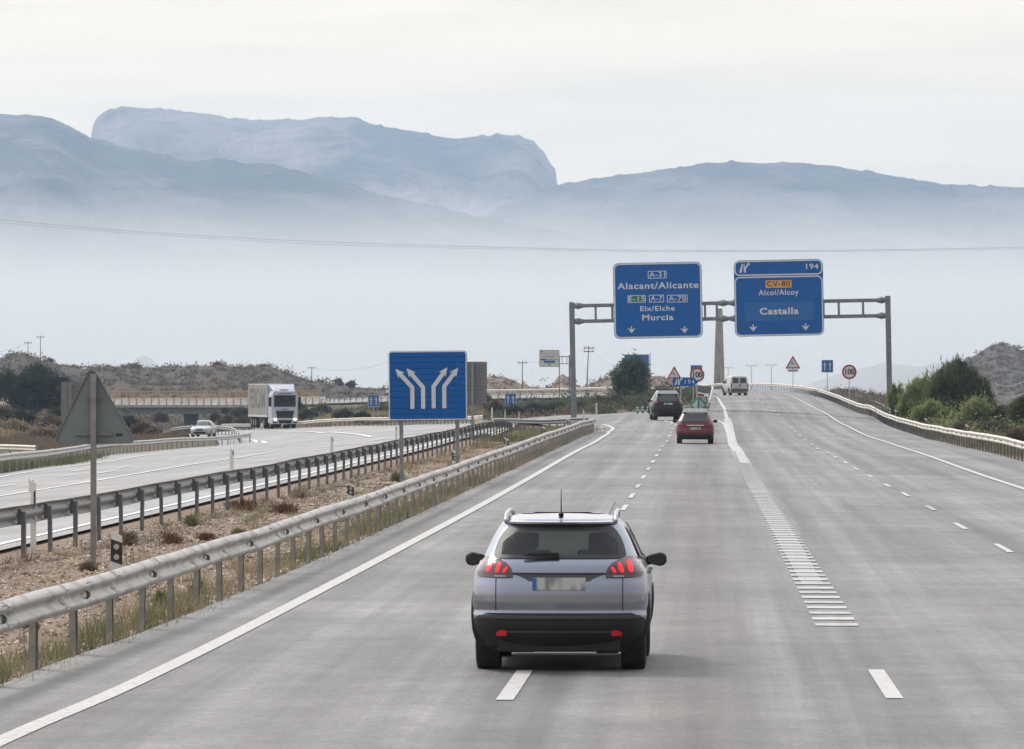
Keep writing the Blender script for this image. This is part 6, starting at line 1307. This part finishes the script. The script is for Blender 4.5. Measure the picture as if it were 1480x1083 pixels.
# shrubs on the bank in the middle, countable ones first
BK = [(960, 578, 34, 24, 520, 'leaf_olive', 'rounded grey-green bush behind the black car, largest of the bank'), (1000, 582, 16, 12, 500, 'leaf_olive', 'grey-green bush between the black car and the exit arrow sign'), (925, 588, 20, 12, 470, 'leaf_tree', 'dark bush at the road edge left of the bollards'), (888, 588, 18, 13, 480, 'leaf_dark', 'dark bush at the road bend, under the round tree'),
      (905, 577, 18, 12, 540, 'leaf_olive', 'bush at the foot of the round tree'), (868, 586, 14, 12, 500, 'leaf_olive', 'low olive bush left of the round tree'), (945, 590, 18, 9, 450, 'dry', 'dry bush hard behind the black car'), (870, 596, 12, 6, 455, 'dry', 'dry reddish tuft at the road bend'),
      (840, 590, 16, 9, 520, 'leaf_olive', 'grey-green bush just right of the gantry post'), (805, 590, 18, 9, 530, 'leaf_olive', 'grey-green bush just left of the gantry post'), (772, 592, 16, 9, 530, 'leaf_olive', 'grey-green bush on the bank below the white sign'), (742, 594, 16, 8, 530, 'leaf_olive', 'pale bush beneath the right-hand small blue sign'),
      (715, 588, 12, 9, 560, 'dry', 'brown bush right of the ribbed sign back'), (700, 578, 10, 8, 600, 'dry', 'small brown bush below the embankment rail by the ribbed sign back'),
      (497, 600, 16, 8, 600, 'leaf_olive', 'green bush on the bank midway between lorry and four-arrow sign'), (524, 604, 12, 8, 570, 'leaf_dark', 'dark bush under the left-hand small blue sign'), (466, 592, 14, 8, 660, 'weed', 'green bush just right of the lorry mirror'), (445, 600, 14, 9, 620, 'leaf_olive', 'grey bush hard right of the lorry cab'), (552, 592, 12, 8, 640, 'weed', 'green bush at the left edge of the four-arrow sign'), (430, 588, 12, 6, 700, 'weed', 'green shrub below the bridge end, right of the lorry'),
      (345, 600, 16, 11, 640, 'leaf_olive', 'olive bush between the bridge pier and the lorry'), (330, 610, 16, 10, 600, 'dry', 'brown bush above the white oncoming car'), (352, 612, 14, 10, 590, 'dry', 'brown bush hard left of the lorry trailer'), (312, 604, 9, 7, 650, 'leaf_olive', 'small olive bush right of the bridge pier'),
      (205, 622, 18, 12, 560, 'dry_red', 'reddish brown bush right of the triangular sign'), (222, 628, 14, 10, 540, 'dry', 'brown bush below the bridge, left of the far guardrail'), (185, 612, 16, 11, 600, 'leaf_dark', 'dark bush below the bridge beside the triangular sign'), (232, 604, 14, 9, 700, 'dry', 'faint brown bush under the bridge deck'),
      (20, 622, 26, 16, 500, 'straw', 'pale dry bush at the far left edge'), (30, 604, 26, 10, 560, 'leaf_dark', 'dark scrub under the broad evergreen'), (75, 612, 24, 12, 540, 'dry', 'brown bush left of the triangular sign'), (62, 632, 22, 12, 490, 'dry', 'low brown bush below the others at far left'), (100, 626, 20, 14, 500, 'dry', 'brown bush partly behind the triangular sign'), (130, 620, 22, 14, 520, 'dry', 'brown bush wholly behind the triangular sign post'), (160, 626, 18, 12, 520, 'dry', 'brown bush at the right corner of the triangular sign'), (5, 596, 14, 8, 600, 'dry', 'brown scrub under the broad evergreen at the picture edge'), (90, 598, 22, 8, 600, 'leaf_dark', 'dark scrub left of the ribbed sign')]
for i, (px, py, rx, rz, d, mt, lb) in enumerate(BK):
    tree(px, py+rz, d, [(px-rx*.45, py+1, rx*.6, rz*.8), (px+rx*.45, py+1, rx*.6, rz*.8), (px, py-rz*.25, rx*.6, rz*.8)], 2600, .20, mt, lb, name='bush', cat='bush', trunk=.05, hollow=.3, elong=1.4, up=.3, group='bushes on the banks')
# named plants in the median
for (px, py, rx, rz, d, mt, lb) in [(247, 778, 17, 14, 99, 'dry_red', 'rusty dead bush in the gravel behind the near marker post'), (352, 727, 26, 9, 124, 'dry_red', 'wide low rusty bush under the median guardrail posts'), (410, 731, 20, 8, 122, 'dry_red', 'low rusty bush right of the wide one in the median'), (277, 742, 9, 8, 112, 'leaf_bright', 'small fresh green plant beside the median guardrail'), (297, 763, 16, 6, 103, 'dry_red', 'flat brown plant in the middle of the gravel'), (345, 763, 10, 5, 106, 'weed', 'small green plant right of the flat brown one'), (186, 764, 15, 12, 98, 'dry', 'grey-brown bush between the triangular sign post and the white marker'), (128, 818, 12, 9, 84, 'dry', 'brown bush at the foot of the triangular sign post'), (575, 690, 9, 8, 160, 'weed', 'green tuft at the foot of the four-arrow sign'), (432, 705, 16, 10, 138, 'straw', 'straw-coloured clump beside the median guardrail'), (287, 850, 12, 14, 76, 'weed', 'tall green weed between the posts of the near guardrail'), (232, 868, 10, 16, 72, 'weed', 'green weed behind the near guardrail left of the tallest one'), (42, 905, 12, 12, 66, 'weed', 'green weed at the lower left behind the near guardrail'), (700, 636, 12, 6, 262, 'weed', 'green patch of plants at the far end of the median')]:
    s = 8000/d; X = XP(px, d); g = gz(X, d); q = P(px, py, d); zc = max(rz/s*.7, .05)
    o = tri_obj('small_plant', crown_tris([(0, 0, zc*.8, rx/s, rx/s*1.4, rz/s)], 900, .035 if d < 110 else .05, up=.6, elong=2., hollow=.15, spiky=.2, seed=int(px)), M[mt], None, kind=None, loc=(X, d, g)); prop(o, lb, 'plant', 'plants in the median')
# undergrowth that nobody could count: the scrub of the banks and the bushes dotted over the hills
def scrub(name, x, y, z, r, h, per, leaf, material, seed):
    R_ = np.random.default_rng(seed); n = len(x); X = np.repeat(x, per)+R_.normal(0, .5, n*per)*np.repeat(r, per); Y = np.repeat(y, per)+R_.normal(0, .5, n*per)*np.repeat(r, per); Z = np.repeat(z, per)+np.abs(R_.normal(0, .45, n*per))*np.repeat(h, per)
    c = np.stack([X, Y, Z], 1); a = R_.normal(0, 1, (len(c), 3)); a[:, 2] += .6; a /= np.linalg.norm(a, axis=1)[:, None]; b = R_.normal(0, 1, (len(c), 3)); L_ = leaf*R_.uniform(.5, 1.3, len(c))[:, None]
    return tri_obj(name, np.stack([c-b*L_*.3, c+b*L_*.3, c+a*L_], 1).reshape(-1, 3), M[material])
def bank(px0, px1, d0, d1, n, mt, h0, h1, seed, per=60, leaf=.22):
    x, y = region((px0, px1), d0, d1, n); k = ~((x > -47) & (x < -12) & (y < 480)) & ~((x > -1.5) & (x < 13.5)) & ~((x > -60) & (x < -34) & (y < 625)); x, y = x[k], y[k]; scrub('undergrowth', x, y, gza(x, y), U(.4, .9, len(x)), U(h0, h1, len(x)), per, leaf, mt, seed)
bank(700, 1005, 465, 700, 330, 'leaf_olive', .5, 1.1, 1); bank(700, 1005, 440, 720, 200, 'dry', .4, .8, 2); bank(860, 1005, 440, 520, 90, 'leaf_olive', .6, 1.2, 12)
bank(420, 700, 560, 740, 260, 'leaf_olive', .5, 1.0, 3); bank(420, 700, 540, 760, 240, 'dry', .4, .8, 4); bank(420, 700, 640, 750, 160, 'weed', .4, .9, 5)
bank(325, 440, 630, 780, 160, 'leaf_olive', .6, 1.2, 6); bank(325, 440, 600, 780, 140, 'dry', .5, 1., 7)
bank(-20, 260, 520, 790, 420, 'dry', .6, 1.4, 8); bank(-20, 260, 540, 790, 300, 'leaf_dark', .6, 1.4, 9); bank(-20, 120, 430, 540, 160, 'straw', .4, .9, 10)
bank(180, 500, 850, 1050, 420, 'scrub', .8, 1.8, 13); bank(180, 420, 850, 1050, 300, 'dry', .8, 1.6, 14)
bank(1290, 1500, 400, 560, 260, 'leaf_olive', .5, 1.2, 15); bank(1290, 1500, 400, 560, 260, 'dry', .5, 1.1, 16)
def verge(n, mt, seed, h0, h1, y0, y1, x1, per=70, leaf=.13):
    R_ = np.random.default_rng(seed); y = R_.uniform(y0, y1, n); x = 14.0+R_.uniform(0, 1, n)*x1; scrub('undergrowth', x, y, gza(x, y), R_.uniform(.4, .9, n), R_.uniform(h0, h1, n), per, leaf, mt, seed)
verge(300, 'leaf_bright', 61, .7, 2.0, 330, 405, 4.2); verge(120, 'leaf_pine', 66, .7, 2.0, 330, 400, 5); verge(110, 'leaf_olive', 62, .5, 1.3, 320, 400, 5.5); verge(80, 'dry', 63, .4, .9, 290, 370, 5); verge(70, 'leaf_bright', 64, .5, 1.3, 290, 335, 5); verge(60, 'leaf_olive', 65, .5, 1.2, 270, 320, 5)
def hill_scrub(obj, n, mt, r0, r1, seed, per=26, leaf=.5, zmin=-6):
    v = np.empty(len(obj.data.vertices)*3, dtype=np.float32); obj.data.vertices.foreach_get('co', v); v = v.reshape(-1, 3); R_ = np.random.default_rng(seed); v = v[(v[:, 2] > zmin)]
    k = R_.choice(len(v), n); p = v[k]+R_.normal(0, .8, (n, 3))*np.array([1, 1, 0]); r = R_.uniform(r0, r1, n)**1.0; scrub('hill_scrub', p[:, 0], p[:, 1], p[:, 2]-.2, r, r*.8, per, leaf, mt, seed)
hs = {o.name: o for o in bpy.data.objects}
hill_scrub(hs['scrub_hill'], 800, 'scrub', .5, 1.7, 21, 50, .38); hill_scrub(hs['scrub_hill'], 1100, 'dry', .5, 1.3, 22, 34, .34)
hill_scrub(hs['earth_mound'], 160, 'scrub', .4, 1.0, 23, 22, .3, -3); hill_scrub(hs['earth_mound'], 420, 'dry', .4, .9, 24, 22, .3, -3)
hill_scrub(hs['conical_hill'], 420, 'scrub', .7, 1.7, 25, 40, .5); hill_scrub(hs['conical_hill'], 600, 'dry', .7, 1.6, 35, 30, .5); hill_scrub(hs['shoulder_mound'], 420, 'dry', .3, .8, 26, 40, .14, -1.5); hill_scrub(hs['shoulder_mound'], 200, 'scrub', .3, .7, 27, 40, .12, -1.5)
# single bushes that break the skyline of the hill
for (px, py, rx, rz, lb) in [(18, 517, 6, 5, 'rounded bush on the hill crest at far left'), (72, 523, 5, 4, 'bush on the hill crest right of the two poles'), (192, 531, 8, 4, 'low bush on the skyline left of the faint peak'), (315, 529, 7, 6, 'pointed bush on the skyline above the bridge'), (380, 532, 5, 4, 'bush on the skyline above the lorry'), (490, 553, 5, 5, 'upright bush where the hill slopes down'), (507, 556, 7, 4, 'bush low on the hill left of the four-arrow sign')]:
    d = 1112; X = XP(px, d); q = P(px, py+rz, d); s = 8000/d; r = empty('bush', (X, d, q.z-.3), lb, 'bush', 'bushes on the skyline'); tri_obj('crown', crown_tris([(0, 0, rz/s+.3, rx/s, rx/s, rz/s)], 700, .45, seed=px, hollow=.2, spiky=.2), M['scrub'], r, kind=None)
    m = MB(); m.cyl((0, 0, -1), (0, 0, rz/s), .1, .05, n=6); m.obj('trunk', M['bark'], r)
